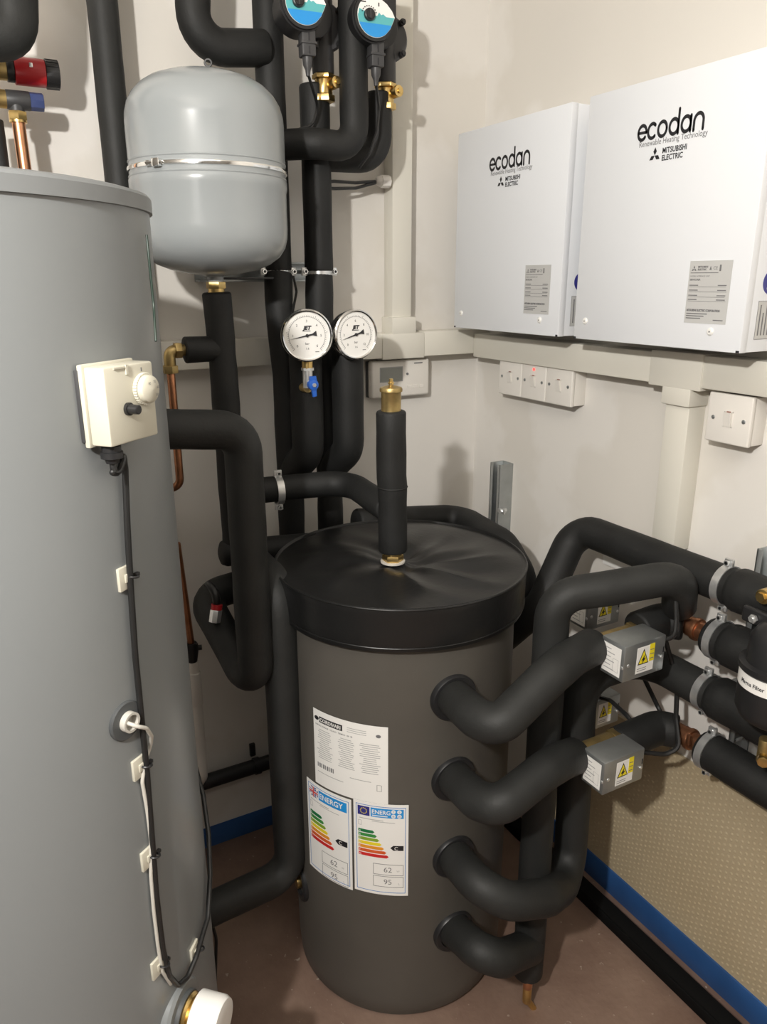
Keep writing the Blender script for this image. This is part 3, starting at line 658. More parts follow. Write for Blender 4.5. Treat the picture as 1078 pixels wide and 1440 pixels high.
# --- upper left fittings
pipe([atY(14, -90, -.20), atY(20, 48, -.20), atY(-90, 52, -.20)], 0.036, 'thick charcoal insulated elbow in the top left corner', FOAM2, 0.03)
xy = up_at(154, 110, -.075)
pipe([P3(xy, 1.30), P3(xy, ZC)], 0.0262, 'slim black insulated upright left of the grey expansion vessel', FOAM2)
xy = up_at(-4, 200, -.10)
pipe([P3(xy, 1.35), P3(xy, zrow(*xy, 168))], 0.014, 'black insulated pipe end at the left picture edge', FOAM)
def xaxis(px, py, Y): return atY(px, py, Y)
rv = thing('relief_valve', atY(40, 102, -.10), 'red relief valve with black cap above the grey cylinder', 'valve')
ax = V((1, 0, 0.0)); zc_ = atY(45, 102, -.10).z
def X_(px): return atY(px, 102, -.10).x
def seg(x0, x1, r, mt, nm, par, z=zc_, yv=-.10, n=28, bev=.0015): return link(nm, MB().cyl((X_(x0), yv, z), (X_(x1), yv, z), r, n=n, bev=bev), mt, par)
seg(-40, 10, .0165, BRASSD, 'brass_body', rv); seg(9, 20, .0185, BLACKP, 'collar', rv); sl = seg(20, 63, .0215, RED, 'red_bonnet', rv); kb = seg(63, 82, .0225, BLACKP, 'cap', rv)
mk = MB()
for k in range(16):
    a = k*math.tau/16; mk.box((X_(64), -.0012, .0205), (X_(81), .0012, .0232), M=Matrix.Translation((0, -.10, zc_)) @ Matrix.Rotation(a, 4, 'X'))
link('cap_ribs', mk, BLACKP, kb)
link('bonnet_window', MB().box((X_(40), -.1225, zc_+.003), (X_(45), -.1195, zc_+.010), .001), ZINC, sl)
z2 = atY(25, 141, -.10).z
mv = thing('mixing_tee', atY(22, 141, -.10), 'dark grey tee with blue cap above the copper pipe', 'valve')
seg(-40, 4, .0145, BRASSD, 'brass_inlet', mv, z2); seg(3, 37, .0150, DGREY, 'tee_body', mv, z2); seg(36, 56, .0145, NAVY, 'blue_cap', mv, z2, n=8)
xt = atY(23, 150, -.10).x; zn1 = zrow(xt, -.10, 157); zn0 = zrow(xt, -.10, 173)
link('tee_branch', MB().cyl((xt, -.10, z2), (xt, -.10, zn1), .0125, n=24), DGREY, mv)
link('compression_nut', MB().cyl((xt, -.10, zn1), (xt, -.10, zn0+.004), .0155, n=6, bev=.001).cyl((xt, -.10, zn0+.004), (xt, -.10, zn0), .0140, n=24), BRASS, mv)
tag(link('copper_pipe', MB().cyl((xt, -.10, zn0), (xt+.001, -.12, 1.33), .0105, n=24), COPPER), 'bright copper pipe rising behind the grey cylinder', 'pipe')

# --- expansion vessel
VX, VY = up_at(293, 240, -.245)
za = zrow(VX, VY, 99); zb = zrow(VX, VY, 388); Hh = za-zb; R0 = .1325
ev = thing('expansion_vessel', (VX, VY, zb), 'glossy grey expansion vessel strapped to the back wall', 'vessel')
zs = zrow(VX, VY, 262)-zb
low = [(0, .016), (.004, .048), (.010, .076), (.019, .099), (.032, .117), (.047, .127), (.063, .1315), (.080, R0), (zs-.012, R0), (zs-.006, R0+.002), (zs, R0+.002)]
upp = [(zs, R0+.002), (zs+.005, R0+.002), (zs+.010, R0), (Hh-.085, R0), (Hh-.070, .1312), (Hh-.054, .1265), (Hh-.040, .118), (Hh-.027, .105), (Hh-.017, .089), (Hh-.009, .066), (Hh-.003, .035), (Hh, .004)]
link('lower_shell', MB().lathe((VX, VY, zb), (0, 0, 1), low, 96), VESP, ev, sharp=50)
link('upper_shell', MB().lathe((VX, VY, zb), (0, 0, 1), upp, 96), VESP, ev, sharp=50)
zk = zrow(VX, VY, 243)
band = link('clamp_band', MB().lathe((VX, VY, zk-.004), (0, 0, 1), [(0, R0), (.001, R0+.0028), (.004, R0+.0036), (.007, R0+.0028), (.008, R0)], 96, caps=False), CHROME, ev)
link('band_bead', MB().ring((VX, VY, zk-.0115), (0, 0, 1), R0-.0006, .0022, 96, 8).ring((VX, VY, zk+.012), (0, 0, 1), R0-.0006, .0018, 96, 8), VESP, ev)
pb = atC(222, 243, (VX, VY), R0+.004); nb = V((pb.x-VX, pb.y-VY, 0)).normalized(); tb_ = V((-nb.y, nb.x, 0))
Mq = Matrix((tb_, zc, nb)).transposed().to_4x4(); Mq.translation = V((pb.x, pb.y, zk))
link('band_buckle', MB().box((-.007, -.006, -.002), (.007, .006, .006), .001, M=Mq).cyl(Mq @ V((-.020, 0, .003)), Mq @ V((.010, 0, .003)), .0022, n=10).box((-.022, -.004, -.001), (-.013, .004, .003), .001, M=Mq), CHROME, band)
pv = V((VX+.002, VY-.030, za+.001))
link('lifting_eye', MB().ring(pv+V((0, 0, .004)), (0.4, 1, 0), .0052, .0018, 18, 6), BLACKP, ev)
link('neck', MB().lathe((VX, VY, zb-.012), (0, 0, 1), [(0, .0145), (.010, .0145), (.016, .02)], 24), VESP, ev)
link('brass_union', MB().cyl((VX, VY, zb-.022), (VX, VY, zb-.010), .0175, n=6, bev=.001).cyl((VX, VY, zb-.030), (VX, VY, zb-.022), .015, n=24), BRASS, ev)
link('wall_bracket', MB().box((VX-.02, VY+R0-.01, zk-.02), (VX+.02, 0, zk+.02), .002), GALV, ev)
# upright under the vessel, with side tee
zlow = zrow(VX, VY, 770)
zt1 = zrow(VX, VY, 490); xyl = (VX+.004, VY)
pipe([(VX, VY, zb-.028), (VX+.003, VY, zt1+.02), (VX+.004, VY, zt1-.04), (VX+.006, VY, zlow)], .0258, 'black insulated upright hanging below the expansion vessel', FOAM, wob=.05)
eb = (VX-.068, VY+.0, zt1)
pipe([(VX, VY, zt1), (VX-.066, VY, zt1)], .0235, 'short black insulated stub ending at the brass elbow', FOAM, wob=.03, cap=.1)
be = thing('brass_elbow', (VX-.09, VY, zt1-.04), 'brass elbow between black stub and thin copper pipe', 'fitting')
xe = VX-.094
link('elbow_body', MB().tube([(VX-.066, VY, zt1), (xe, VY, zt1), (xe, VY, zt1-.034)], .0105, .012, 18, cap=.05), BRASSD, be)
link('compression_nut', MB().cyl((VX-.084, VY, zt1), (VX-.072, VY, zt1), .0150, n=6, bev=.001), BRASSD, be)
link('compression_nut', MB().cyl((xe, VY, zt1-.026), (xe, VY, zt1-.040), .0140, n=6, bev=.001), BRASSD, be)
zcp = zrow(xe, VY, 690)
tag(link('copper_pipe', MB().tube([(xe, VY, zt1-.04), (xe, VY, zcp+.012), (xe-.03, VY+.03, zcp-.008)], .0075, .02, 16, cap=.05), COPPERD), 'thin tarnished copper pipe dropping from the brass elbow', 'pipe')

# --- upright pipes on the back wall
ax_, ay_ = up_at(383, 190, -.105)
zclA = zrow(ax_, ay_, 382)
pipe([(ax_, ay_, ZC), (ax_, ay_, zclA)], .0282, 'black insulated upright just right of the expansion vessel')
bx_, by_ = up_at(445, 250, -.125); zclB = zrow(bx_, by_, 382)
ztop1 = zrow(bx_, by_, 119)
pipe([(bx_, by_, ztop1), (bx_, by_, zclB)], .0295, 'black insulated upright below the left pump')
pipe([atY(271, -140, -.125), atY(271, 67, -.125), (ax_-.01, -.118, atY(372, 67, -.12).z)], .0312, 'black insulated pipe bending into the upright above the vessel', FOAM, .05)
cx_, cy_ = up_at(497, 110, -.185); zce = atY(440, 203, -.185).z
pipe([(cx_, cy_, ZC), (cx_, cy_, zce), (ax_+.055, cy_, zce+.002), (ax_, ay_-.01, zce+.004)], .0278, 'black insulated pipe dropping between the two pumps and turning left', FOAM, .040)
dx_, dy_ = up_at(532, 150, -.135); zd1 = zrow(dx_, dy_, 130); zde = atY(500, 222, -.135).z
pipe([(dx_, dy_, zd1), (dx_, dy_, zde), (bx_, by_, zde-.002)], .0270, 'black insulated elbow below the right pump', FOAM, .045)
# lower runs
pipe([(ax_, ay_, zclA-.003), atY(392, 432, -.12), atY(402, 520, -.13), atY(407, 640, -.13), atY(412, 800, -.13)], .0290, 'black insulated upright below the left wall clamp', wob=.04, bend=.2)
pipe([(bx_, by_, zclB-.003), atY(449, 450, -.13), atY(459, 560, -.13), atY(463, 660, -.13), atY(466, 800, -.13)], .0290, 'black insulated upright below the right wall clamp', wob=.04, bend=.2)
fx, fy = up_at(431, 560, -.20)
pipe([(fx, fy, zrow(fx, fy, 490)), (fx, fy, zrow(fx, fy, 637)), atY(411, 662, -.13)], .0335, 'thick black insulated drop behind the blue handled valve', bend=.045)
gx, gy = up_at(489, 560, -.20)
pipe([(gx, gy, zrow(gx, gy, 485)), (gx, gy, zrow(gx, gy, 632)), atY(465, 658, -.13)], .0335, 'thick black insulated drop below the right gauge', bend=.045)

# wall clamps on the uprights
def clamp(c, axis, r, wall_dir, label, name='pipe_clamp', off=.05):
    axis = V(axis).normalized(); wd = V(wall_dir).normalized(); sd = axis.cross(wd).normalized(); c = V(c)
    t = thing(name, c, label, 'clamp', 'zinc pipe clamps')
    link('band', MB().lathe(c-axis*.007, axis, [(0, r), (0, r+.0022), (.014, r+.0022), (.014, r), (0, r)], 40, caps=False), ZINC, t)
    for s in (-1, 1):
        M_ = Matrix((sd, axis, wd)).transposed().to_4x4(); M_.translation = c+sd*(r+.007)*s
        link('ear', MB().box((-.007, -.008, -.003), (.007, .008, .003), .0008, M=M_), ZINC, t)
        link('bolt', MB().cyl(c+sd*(r+.008)*s-wd*.010, c+sd*(r+.008)*s+wd*.010, .0028, n=10).cyl(c+sd*(r+.008)*s-wd*.010, c+sd*(r+.008)*s-wd*.0065, .005, n=6), ZINC, t)
    link('stud', MB().cyl(c+wd*r, c+wd*(r+off), .004, n=12), ZINC, t)
clamp((ax_, ay_, zclA), (0, 0, 1), .0245, (0, 1, 0), 'zinc clamp on the upright beside the expansion vessel', off=.075)
clamp((bx_, by_, zclB), (0, 0, 1), .0255, (0, 1, 0), 'zinc clamp on the upright below the left pump', off=.09)
zst = (zclA+zclB)/2
rl = thing('wall_rail', (-.5, 0, zst), 'short zinc rail on the back wall behind the clamped uprights', 'rail')
link('channel_web', MB().box((VX+.03, -.006, zst-.020), (bx_+.055, 0, zst+.020), .001), GALV, rl)
for s in (-1, 1): link('channel_flange', MB().box((VX+.03, -.040, zst+s*.018-.002), (bx_+.055, -.006, zst+s*.018+.002), .0005), GALV, rl)
tag(link('support_strap', MB().box((VX+.02, -.13, zb-.006), (ax_, -.105, zb-.002), .001), BLACKP), 'flat black strap between the vessel neck and the clamped upright', 'strap')

# --- circulator pumps
def pump(px, py, Y, label, lit, fxy):
    o = atY(px, py, Y)                       # centre of the control face
    ez = V((-.10, -1, 0.02)).normalized(); ex = V((1, -.10, 0)).normalized(); ex = (ex-ez*ex.dot(ez)).normalized(); ey = ez.cross(ex)
    if ey.z < 0: ey = -ey
    f = lambda u, v, h: o + ex*u + ey*v + ez*h
    ux = fxy[0]-o.x+.002
    t = thing('circulator_pump', o, label, 'pump', 'black circulator pumps')
    out = [(.040*math.cos(math.radians(a)), .040*math.sin(math.radians(a))) for a in range(95, 318, 8)]
    out += [(.036, -.012), (.0425, .004), (.0425, .040), (.038, .050), (.028, .055), (-.010, .056), (-.028, .050)]
    link('control_head', MB().poly([(u*1.07, v*1.07) for u, v in out], f, -.052, -.003).poly(out, f, -.003, .003), BLACKP, t)
    # printed face: round on the left, pointed on the right
    fo = [(.0345*math.cos(math.radians(a)), .0345*math.sin(math.radians(a))) for a in range(118, 315, 8)] + [(.030, -.018), (.037, -.004), (.0395, .002), (.034, .012), (.024, .022), (.012, .029), (-.002, .032)]
    fp = link('face_panel', MB().poly(fo, f, .003, .0042), DIAL, t)
    def clip(poly, vmax):
        r_ = []
        for i in range(len(poly)):
            a, b = poly[i], poly[(i+1) % len(poly)]
            if a[1] <= vmax: r_.append(a)
            if (a[1] <= vmax) != (b[1] <= vmax):
                k = (vmax-a[1])/(b[1]-a[1]); r_.append((a[0]+(b[0]-a[0])*k, vmax))
        return r_
    sc = [(u*.985, v*.985) for u, v in fo]
    link('teal_print', MB().poly(clip(sc, .001), f, .0042, .0046).poly([(-.033, .001), (-.031, .010), (-.020, .006), (-.012, .001)], f, .0042, .0046).poly([(.004, .001), (.008, .007), (.012, .003), (.016, .005), (.022, .001)], f, .0042, .0046), TEAL, fp)
    link('blue_print', MB().poly(clip(sc, -.012), f, .0046, .0050), SKY, fp)
    kn = link('selector_knob', MB().lathe(f(-.012, .001, .004), ez, [(0, .0105), (.006, .0100), (.007, .008), (.0085, .0075), (.0085, 0)], 28, caps=False), BLACKP, t)
    link('knob_pointer', MB().rect(-.0132, -.006, -.0108, .008, f, .0122, .0132), DGREY, kn)
    mk = MB()
    for k in range(9):
        a = math.radians(20+k*17.5*1.0); cu, cv_ = -.012+.0145*math.cos(a), .001+.0145*math.sin(a); mk.poly([(cu+.0011*math.cos(j*math.tau/6), cv_+.0011*math.sin(j*math.tau/6)) for j in range(6)], f, .0046, .0054)
    mk.rect(-.030, .0205, -.018, .0225, f, .0042, .0047); mk.rect(.0065, .0165, .0085, .0225, f, .0042, .0047)
    link('face_marks', mk, INK, fp)
    if lit: link('indicator_light', MB().poly([(-.004+.013*math.cos(k*math.tau/16), .025+.006*math.sin(k*math.tau/16)) for k in range(16)], f, .0044, .0052), GREENLED, fp)
    else: link('maker_mark', MB().rect(-.003, .0435, .012, .0452, f, .003, .0034), INKG, t)
    # motor housing and volute behind
    link('motor_housing', MB().lathe(f(ux*.5, .002, -.085), ez, [(0, .034), (.004, .038), (.034, .038), (.036, .035)], 40), BLACKP, t)
    link('volute', MB().lathe(f(ux, -.004, -.118), ez, [(0, .028), (.006, .041), (.028, .044), (.034, .040)], 40), DGREY, t)
    for a in (225, 315, 45, 135):
        c = f(ux+.039*math.cos(math.radians(a)), -.004+.039*math.sin(math.radians(a)), -.090); link('lug_bolt', MB().cyl(c, c+ez*.016, .0062, n=12).cyl(c+ez*.016, c+ez*.021, .0042, n=6), BLACKP if a != 225 else ZINC, t)
    link('flow_body', MB().cyl(f(ux, -.082, -.10), f(ux, .09, -.10), .021, n=28, bev=.002), DGREY, t)
    # plug hanging from the lower edge
    Mx = Matrix((ex, ey, ez)).transposed().to_4x4(); Mx.translation = o + ex*.009
    pg = link('power_plug', MB().box((-.013, -.079, -.030), (.013, -.036, -.004), .003, M=Mx).box((-.0145, -.060, -.032), (.0145, -.056, -.002), .001, M=Mx).lathe(f(.009, -.079, -.017), -ey, [(0, .0095), (.012, .0088), (.020, .005), (.030, .0036)], 20), DGREY, t)
    link('plug_slot', MB().box((-.0015, -.055, -.0042), (.0015, -.042, -.0034), .0004, M=Mx).box((-.0015, -.076, -.0042), (.0015, -.064, -.0034), .0004, M=Mx), INK, pg)
    # brass isolating valve
    bv = link('isolating_valve', MB().cyl(f(ux, -.082, -.10), f(ux, -.090, -.10), .0225, n=6, bev=.001).cyl(f(ux, -.09, -.10), f(ux, -.118, -.10), .0170, n=28, bev=.002).cyl(f(ux, -.118, -.10), f(ux, -.130, -.10), .021, n=6, bev=.001), BRASS, t)
    bv['label'] = 'brass isolating valve below the pump'
    link('valve_spindle', MB().cyl(f(ux+.009, -.100, -.10), f(ux+.016, -.100, -.068), .011, n=24, bev=.0015).cyl(f(ux+.016, -.100, -.068), f(ux+.017, -.100, -.064), .005, n=12), BRASS, bv)
    return f
f1 = pump(427, 5, -.235, 'left pump with a glowing green light on its dial', True, (bx_, by_))
f2 = pump(526, 24, -.235, 'right pump with an unlit dial beside the upright trunking', False, (dx_, dy_))
for fz, tgt, lb in ((f1, [atY(447, 150, -.17), atY(440, 175, -.165), atY(420, 182, -.16), atY(405, 186, -.15)], 'thin black cable hanging from the left pump plug'), (f2, [atY(533, 150, -.175), atY(530, 185, -.18), atY(520, 215, -.18), atY(505, 236, -.16)], 'thin black cable hanging from the right pump plug')):
    tag(link('power_cable', MB().tube([fz(.009, -.105, -.017)]+tgt, .0028, .02, 8), WIREB), lb, 'cable')
for k, dz in enumerate((0, -.010)):
    tag(link('sensor_lead', MB().tube([atY(440, 256, -.09)+V((0, 0, dz)), atY(470, 255+k*3, -.07)+V((0, 0, dz)), atY(500, 257+k*2, -.05)+V((0, 0, dz*.8)), atY(528, 255, -.045)+V((0, 0, dz*.3))], .0034, .03, 8), WIREB), ('upper' if k == 0 else 'lower')+' of two black leads entering the white cable gland', 'cable')
gp = atY(537, 255, -.042)
gt = thing('cable_gland', gp, 'white cable gland on the side of the upright trunking', 'cable gland')
link('gland_body', MB().cyl(gp+V((-.004, 0, 0)), gp+V((.018, 0, 0)), .0135, n=8, bev=.001), WHITEP, gt)
link('gland_nut', MB().lathe(gp+V((-.016, 0, 0)), (1, 0, 0), [(0, .006), (.004, .010), (.012, .0115)], 20), WHITEP, gt)

# --- pressure gauges
def gauge(px, py, Y, nrm, R, label, na, maxn):
    o = atY(px, py, Y); ez = V(nrm).normalized(); ex = V((0, 0, 1)).cross(ez).normalized(); ey = ez.cross(ex)
    f = lambda u, v, h: o + ex*u + ey*v + ez*h
    t = thing('pressure_gauge', o, label, 'gauge', 'round pressure gauges')
    link('case', MB().lathe(f(0, 0, -.030), ez, [(0, R*.80), (.003, R*.90), (.026, R*.93)], 56), BLACKP, t)
    link('bezel', MB().lathe(f(0, 0, -.008), ez, [(0, R*.93), (.001, R*.99), (.006, R), (.010, R*.985), (.0125, R*.93), (.011, R*.885), (.006, R*.88)], 64, caps=False), CHROME, t)
    fc = link('face', MB().lathe(f(0, 0, -.006), ez, [(0, R*.90), (.006, R*.90)], 56), DIAL, t)
    mk = MB(); h = .0004
    def A(fr): return math.radians(225-270*fr)
    stroke(mk, arc(0, 0, R*.70, 225, -45, 60), R*.012, f, h)
    for k in range(51):
        a = A(k/50); L = .10 if k % 10 == 0 else .05
        stroke(mk, [(R*.70*math.cos(a), R*.70*math.sin(a)), (R*(.70+L)*math.cos(a), R*(.70+L)*math.sin(a))], R*.012, f, h)
    link('scale_ticks', mk, INKM, fc)
    mk = MB()
    for k in range(7):
        a = A(k/6); mk.text(str(int(maxn*k/6)), R*.54*math.cos(a), R*.54*math.sin(a)-R*.045, R*.13, f, h, 1, 'CENTER')
    mk.text('JET', 0, R*.22, R*.20, f, h, 1, 'CENTER', bold=R*.012, shear=.3)
    mk.rect(-R*.16, R*.16, R*.14, R*.185, f, 0, h)
    mk.text('bar', 0, -R*.34, R*.13, f, h, 1, 'CENTER'); mk.text('1.6', 0, -R*.52, R*.11, f, h, 1, 'CENTER'); mk.rect(R*.30, -R*.62, R*.45, R*-.60, f, 0, h)
    link('dial_print', mk, INK, fc)
    a = math.radians(na); ca, sa = math.cos(a), math.sin(a)
    def rot(u, v): return (u*ca-v*sa, u*sa+v*ca)
    nd = MB().poly([rot(*q) for q in ((R*.66, 0), (0, R*.028), (-R*.22, R*.03), (-R*.36, R*.10), (-R*.38, -R*.10), (-R*.22, -R*.03), (0, -R*.028))], f, .0015, .0024)
    link('needle', nd, INK, t)
    link('needle_hub', MB().cyl(f(0, 0, .0005), f(0, 0, .0035), R*.06, n=16), INK, t)
    return f
gauge(431.5, 472, -.262, (-.28, -1, .05), .0505, 'left pressure gauge above the blue handled valve', 192, 6)
gauge(500, 470.5, -.255, (.06, -1, .04), .0500, 'right pressure gauge beside the trunking tee', 196, 12)
gc = atY(432, 512, -.245)
va = thing('gauge_cock', gc, 'brass gauge cock with a blue handle under the left gauge', 'valve')
zq = lambda py: zrow(gc.x, gc.y, py)
link('stem', MB().cyl((gc.x, gc.y, zq(505)), (gc.x, gc.y, zq(518)), .011, n=20), BRASS, va)
link('body', MB().cyl((gc.x, gc.y, zq(517)), (gc.x, gc.y, zq(521)), .0125, n=6).cyl((gc.x, gc.y, zq(521)), (gc.x, gc.y, zq(545)), .010, n=20), ZINC, va)
link('outlet', MB().cyl((gc.x, gc.y, zq(545)), (gc.x, gc.y+.03, zq(547)), .010, n=18), BRASSD, va)
hb_ = MB().cyl((gc.x+.004, gc.y-.020, zq(540)), (gc.x+.004, gc.y-.008, zq(540)), .0105, n=20, bev=.001)
hb_.add([V((gc.x+.004+u, gc.y-.018+w_, z)) for w_ in (0, .005) for u, z in ((-.006, zq(528)), (.006, zq(528)), (.009, zq(540)), (.006, zq(549)), (.0065, zq(556)), (-.001, zq(557)), (-.003, zq(549)), (-.009, zq(540)))], [tuple(range(8)), tuple(range(8, 16))]+[(i, i+8, (i+1) % 8+8, (i+1) % 8) for i in range(8)])
link('handle', hb_, BLUE, va)
link('handle_screw', MB().cyl((gc.x+.004, gc.y-.0235, zq(540)), (gc.x+.004, gc.y-.019, zq(540)), .004, n=6), ZINC, va)
tag(link('capillary_lead', MB().tube([(bx_-.035, -.06, zst+.01), atY(417, 410, -.10), atY(411, 440, -.17), atY(415, 455, -.21)], .0026, .03, 8), WIREB), 'thin black lead running down behind the left gauge', 'cable')

# --- branch to the air vent above the buffer tank
AVx, AVy = -.5165, -.4615
zv0 = .912; zv1 = zrow(AVx, AVy, 577); zm = zrow(AVx, AVy, 684); zbr = zrow(AVx, AVy, 708)
vp = pipe([(AVx, AVy, zv0), (AVx-.001, AVy, zm), (AVx-.003, AVy, zm+.02), (AVx-.004, AVy, zv1)], .0275, 'black insulated upright standing on the tank lid under the brass vent', bend=.05, wob=.03, seams=[((AVx-.001, AVy, zm), (0, 0, 1), .0272)])
nu = thing('lid_union', (AVx, AVy, .893), 'brass nut where the upright enters the tank lid', 'fitting')
link('washer', MB().lathe((AVx, AVy, .8905), (0, 0, 1), [(0, .0235), (.003, .0235), (.0035, .022)], 36), WIREG, nu)
link('hex_nut', MB().cyl((AVx, AVy, .8935), (AVx, AVy, .906), .0205, n=6, bev=.002), BRASS, nu)
link('thread', MB().cyl((AVx, AVy, .906), (AVx, AVy, .918), .018, n=28), BRASS, nu)
av = thing('air_vent', (AVx, AVy, zv1), 'brass automatic air vent on top of the black upright', 'air vent')
xo = AVx-.004
zr = lambda py: zrow(xo, AVy, py)
link('float_body', MB().lathe((xo, AVy, zr(581)), (0, 0, 1), [(0, .0170), (.001, .0178), (zr(551)-zr(581), .0180), (zr(550)-zr(581), .0188)], 36), BRASSD, av)
link('cap', MB().lathe((xo, AVy, zr(551)), (0, 0, 1), [(0, .0188), (.001, .0205), (.005, .0205), (.008, .019), (.010, .012), (.012, .004)], 36), BRASSD, av)
link('valve_nipple', MB().lathe((xo, AVy, zr(545)), (0, 0, 1), [(0, .0042), (.006, .0042), (.0065, .0055), (.010, .0055), (.0105, .0036), (.0155, .0036), (.016, .0022)], 16), BRASS, av)
pipe([atY(335, 693, -.235), atY(420, 684, -.25), atY(490, 678, -.27), (AVx-.006, AVy+.006, zbr-.012)], .0262, 'black insulated branch crossing from the left to the air vent upright', bend=.06)
cq = atY(391, 689, -.245)
clamp(cq, (1, -.1, 0), .0275, (0, 1, 0), 'zinc clamp on the branch left of the air vent', off=.03)

# --- pipes between the two cylinders
h0 = atY(200, 603, -.46); h1 = atY(340, 605, -.46); hx, hy = h1.x, h1.y
pipe([h0, h1, (hx, hy, zrow(hx, hy, 978)), atY(285, 840, -.25), atY(410, 800, -.22)], .0318, 'black insulated pipe leaving the grey cylinder and dropping in a hook', FOAM2, .042)
pipe([atY(309, 778, VY), atY(450, 766, VY)], .027, 'black insulated cross pipe behind the hooked drop', wob=.03, cap=.5)
tp = atY(303, 866, -.345)
tw = thing('thermowell', tp, 'small silver thermowell with a red collar behind the hooked pipe', 'fitting')
d_ = V((.25, .15, 1)).normalized()
link('well_body', MB().cyl(tp-d_*.012, tp+d_*.012, .0115, n=8, bev=.001), ZINC, tw)
link('red_collar', MB().cyl(tp+d_*.012, tp+d_*.022, .0105, n=18), RED, tw)
link('sensor_lead', MB().tube([tp+d_*.022, tp+d_*.045+V((-.006, 0, 0)), tp+d_*.060+V((-.018, 0.02, 0))], .008, .02, 12), WIREB, tw)
k0 = atY(392, 850, -.45); kx, ky = k0.x, k0.y; zkb = zrow(kx, ky, 1226)
pipe([(kx+.01, -.20, zrow(kx, ky, 825)), (kx, ky, zrow(kx, ky, 825)), (kx, ky, zkb), (-.93, ky-.01, zkb-.004)], .0325, 'charcoal insulated pipe dropping left of the buffer tank and turning left', FOAM2, .055)
wp0 = atY(262, 1108, -.035); wp1 = atY(400, 1076, -.035)
tag(link('waste_pipe', MB().tube([(wp0.x-.2, -.035, wp0.z), (wp1.x+.3, -.035, wp0.z)], .0185, .05, 18, cap=.05), BLACKP), 'black plastic waste pipe along the back wall above the blue strip', 'pipe')
for px in (271, 362):
    c = atY(px, 1095, -.035); M_ = None
    t = thing('pipe_clip', (c.x, -.03, wp0.z), 'black clip '+('left' if px < 300 else 'right')+' on the black waste pipe', 'clip', 'waste pipe clips')
    link('saddle', MB().lathe((c.x-.007, -.035, wp0.z), (1, 0, 0), [(0, .0188), (0, .0215), (.014, .0215), (.014, .0188), (0, .0188)], 24, caps=False), BLACKP, t)
    link('tab', MB().box((c.x-.007, -.012, wp0.z+.014), (c.x+.007, -.002, wp0.z+(.075 if px < 300 else .048)), .001), BLACKP, t)
# tundish and white waste behind the cylinder
qx, qy = up_at(275, 980, -.10)
tu = thing('tundish_drain', (qx, qy, zrow(qx, qy, 1060)), 'white drain pipe with black tundish behind the grey cylinder', 'drain')
link('white_pipe', MB().cyl((qx, qy, zrow(qx, qy, 1062)), (qx, qy, zrow(qx, qy, 985)), .0135, n=20), WHITEP, tu)
link('waste_bend', MB().tube([(qx, qy, zrow(qx, qy, 1060)), (qx, qy, zrow(qx, qy, 1092)), (qx, -.036, wp0.z)], .0125, .02, 16), WHITEP, tu)
link('socket', MB().cyl((qx, qy, zrow(qx, qy, 990)), (qx, qy, zrow(qx, qy, 945)), .0155, n=20, bev=.002), WHITEP, tu)
link('socket', MB().cyl((qx, qy, zrow(qx, qy, 945)), (qx, qy, zrow(qx, qy, 930)), .0125, n=20), WHITEP, tu)
link('funnel', MB().lathe((qx, qy, zrow(qx, qy, 932)), (0, 0, 1), [(0, .010), (.03, .015), (.045, .015), (.05, .012)], 20), BLACKP, tu)
link('funnel_screw', MB().cyl((qx, qy, zrow(qx, qy, 912)), (qx+.022, qy-.005, zrow(qx, qy, 912)), .006, n=10), BLACKP, tu)
tag(link('copper_pipe', MB().tube([(qx, qy, zrow(qx, qy, 905)), (qx-.004, qy, zrow(qx, qy, 850)), (qx-.014, qy-.01, zrow(qx, qy, 760))], .0075, .05, 14), COPPERD), 'tarnished copper pipe above the black tundish', 'pipe')
for k, (a, b, c, lb) in enumerate((((280, 1200), (292, 1290), (299, 1404), 'left'), ((282, 1240), (304, 1320), (302, 1402), 'right'))):
    tag(link('floor_cable', MB().tube([atY(*a, -.435), atY(*b, -.435), atY(*c, -.437)], .0034, .08, 8), WIREB), lb+' of two thin black cables hanging beside the lower cylinder edge', 'cable')

# --- pipe behind the buffer tank
pipe([atY(500, 735, -.165), atY(645, 727, -.165), atX(708, 765, -.19), atX(742, 825, -.18), (-.235, -.36, .62)], .0325, 'black insulated pipe looping round the back of the tank lid', bend=.05, seams=())

# --- right hand manifold
XR = -.092
RZ = [.905, .802, .694, .583]
u1a = atX(762, 850, -.20)
pipe([(-.235, -.40, .60), u1a, (XR, -.505, RZ[0]), (XR, -1.45, RZ[0])], .0330, 'highest black insulated pipe on the right wall, bent at its far end', bend=.045, wob=.015)
# four branches from the tank
yv = -.812
p0, n0 = ports[0]
V1 = ((-.285, -.839, .752), (-.187, -.785, .820)); V2 = ((-.325, -.856, .553), (-.229, -.803, .618))
pipe([p0-n0*.01, atY(672, 1012, -.785), atY(702, 1020, -.82), atY(775, 948, -.81), atY(803, 925, -.79), V((-.283, -.765, .789))], .0325, 'uppermost black insulated branch from the tank to the upper valve box', FOAM2, .05)
p1, n1 = ports[1]
pipe([p1-n1*.01, atY(672, 1126, -.785), atY(702, 1134, -.83), atY(765, 1084, -.815), atY(788, 1070, -.80), V((-.323, -.783, .590))], .0325, 'second black insulated branch from the tank to the lower valve box', FOAM2, .05)
p2, n2 = ports[2]
t3 = atY(801, 1130, -.71)
pipe([p2-n2*.01, atY(672, 1245, -.785), atY(715, 1268, -.82), atY(768, 1262, -.82), (t3.x, -.725, atY(797, 1232, -.71).z), (t3.x, -.71, RZ[2]-.002), (XR-.03, -.715, RZ[2]), (XR, -.76, RZ[2]), (XR, -1.45, RZ[2])], .0325, 'third black insulated branch from the tank, rising behind the valve boxes', FOAM2, .06)
p3, n3 = ports[3]
t4 = atY(746, 1300, -.745)
zt4 = zrow(t4.x, t4.y, 1368)
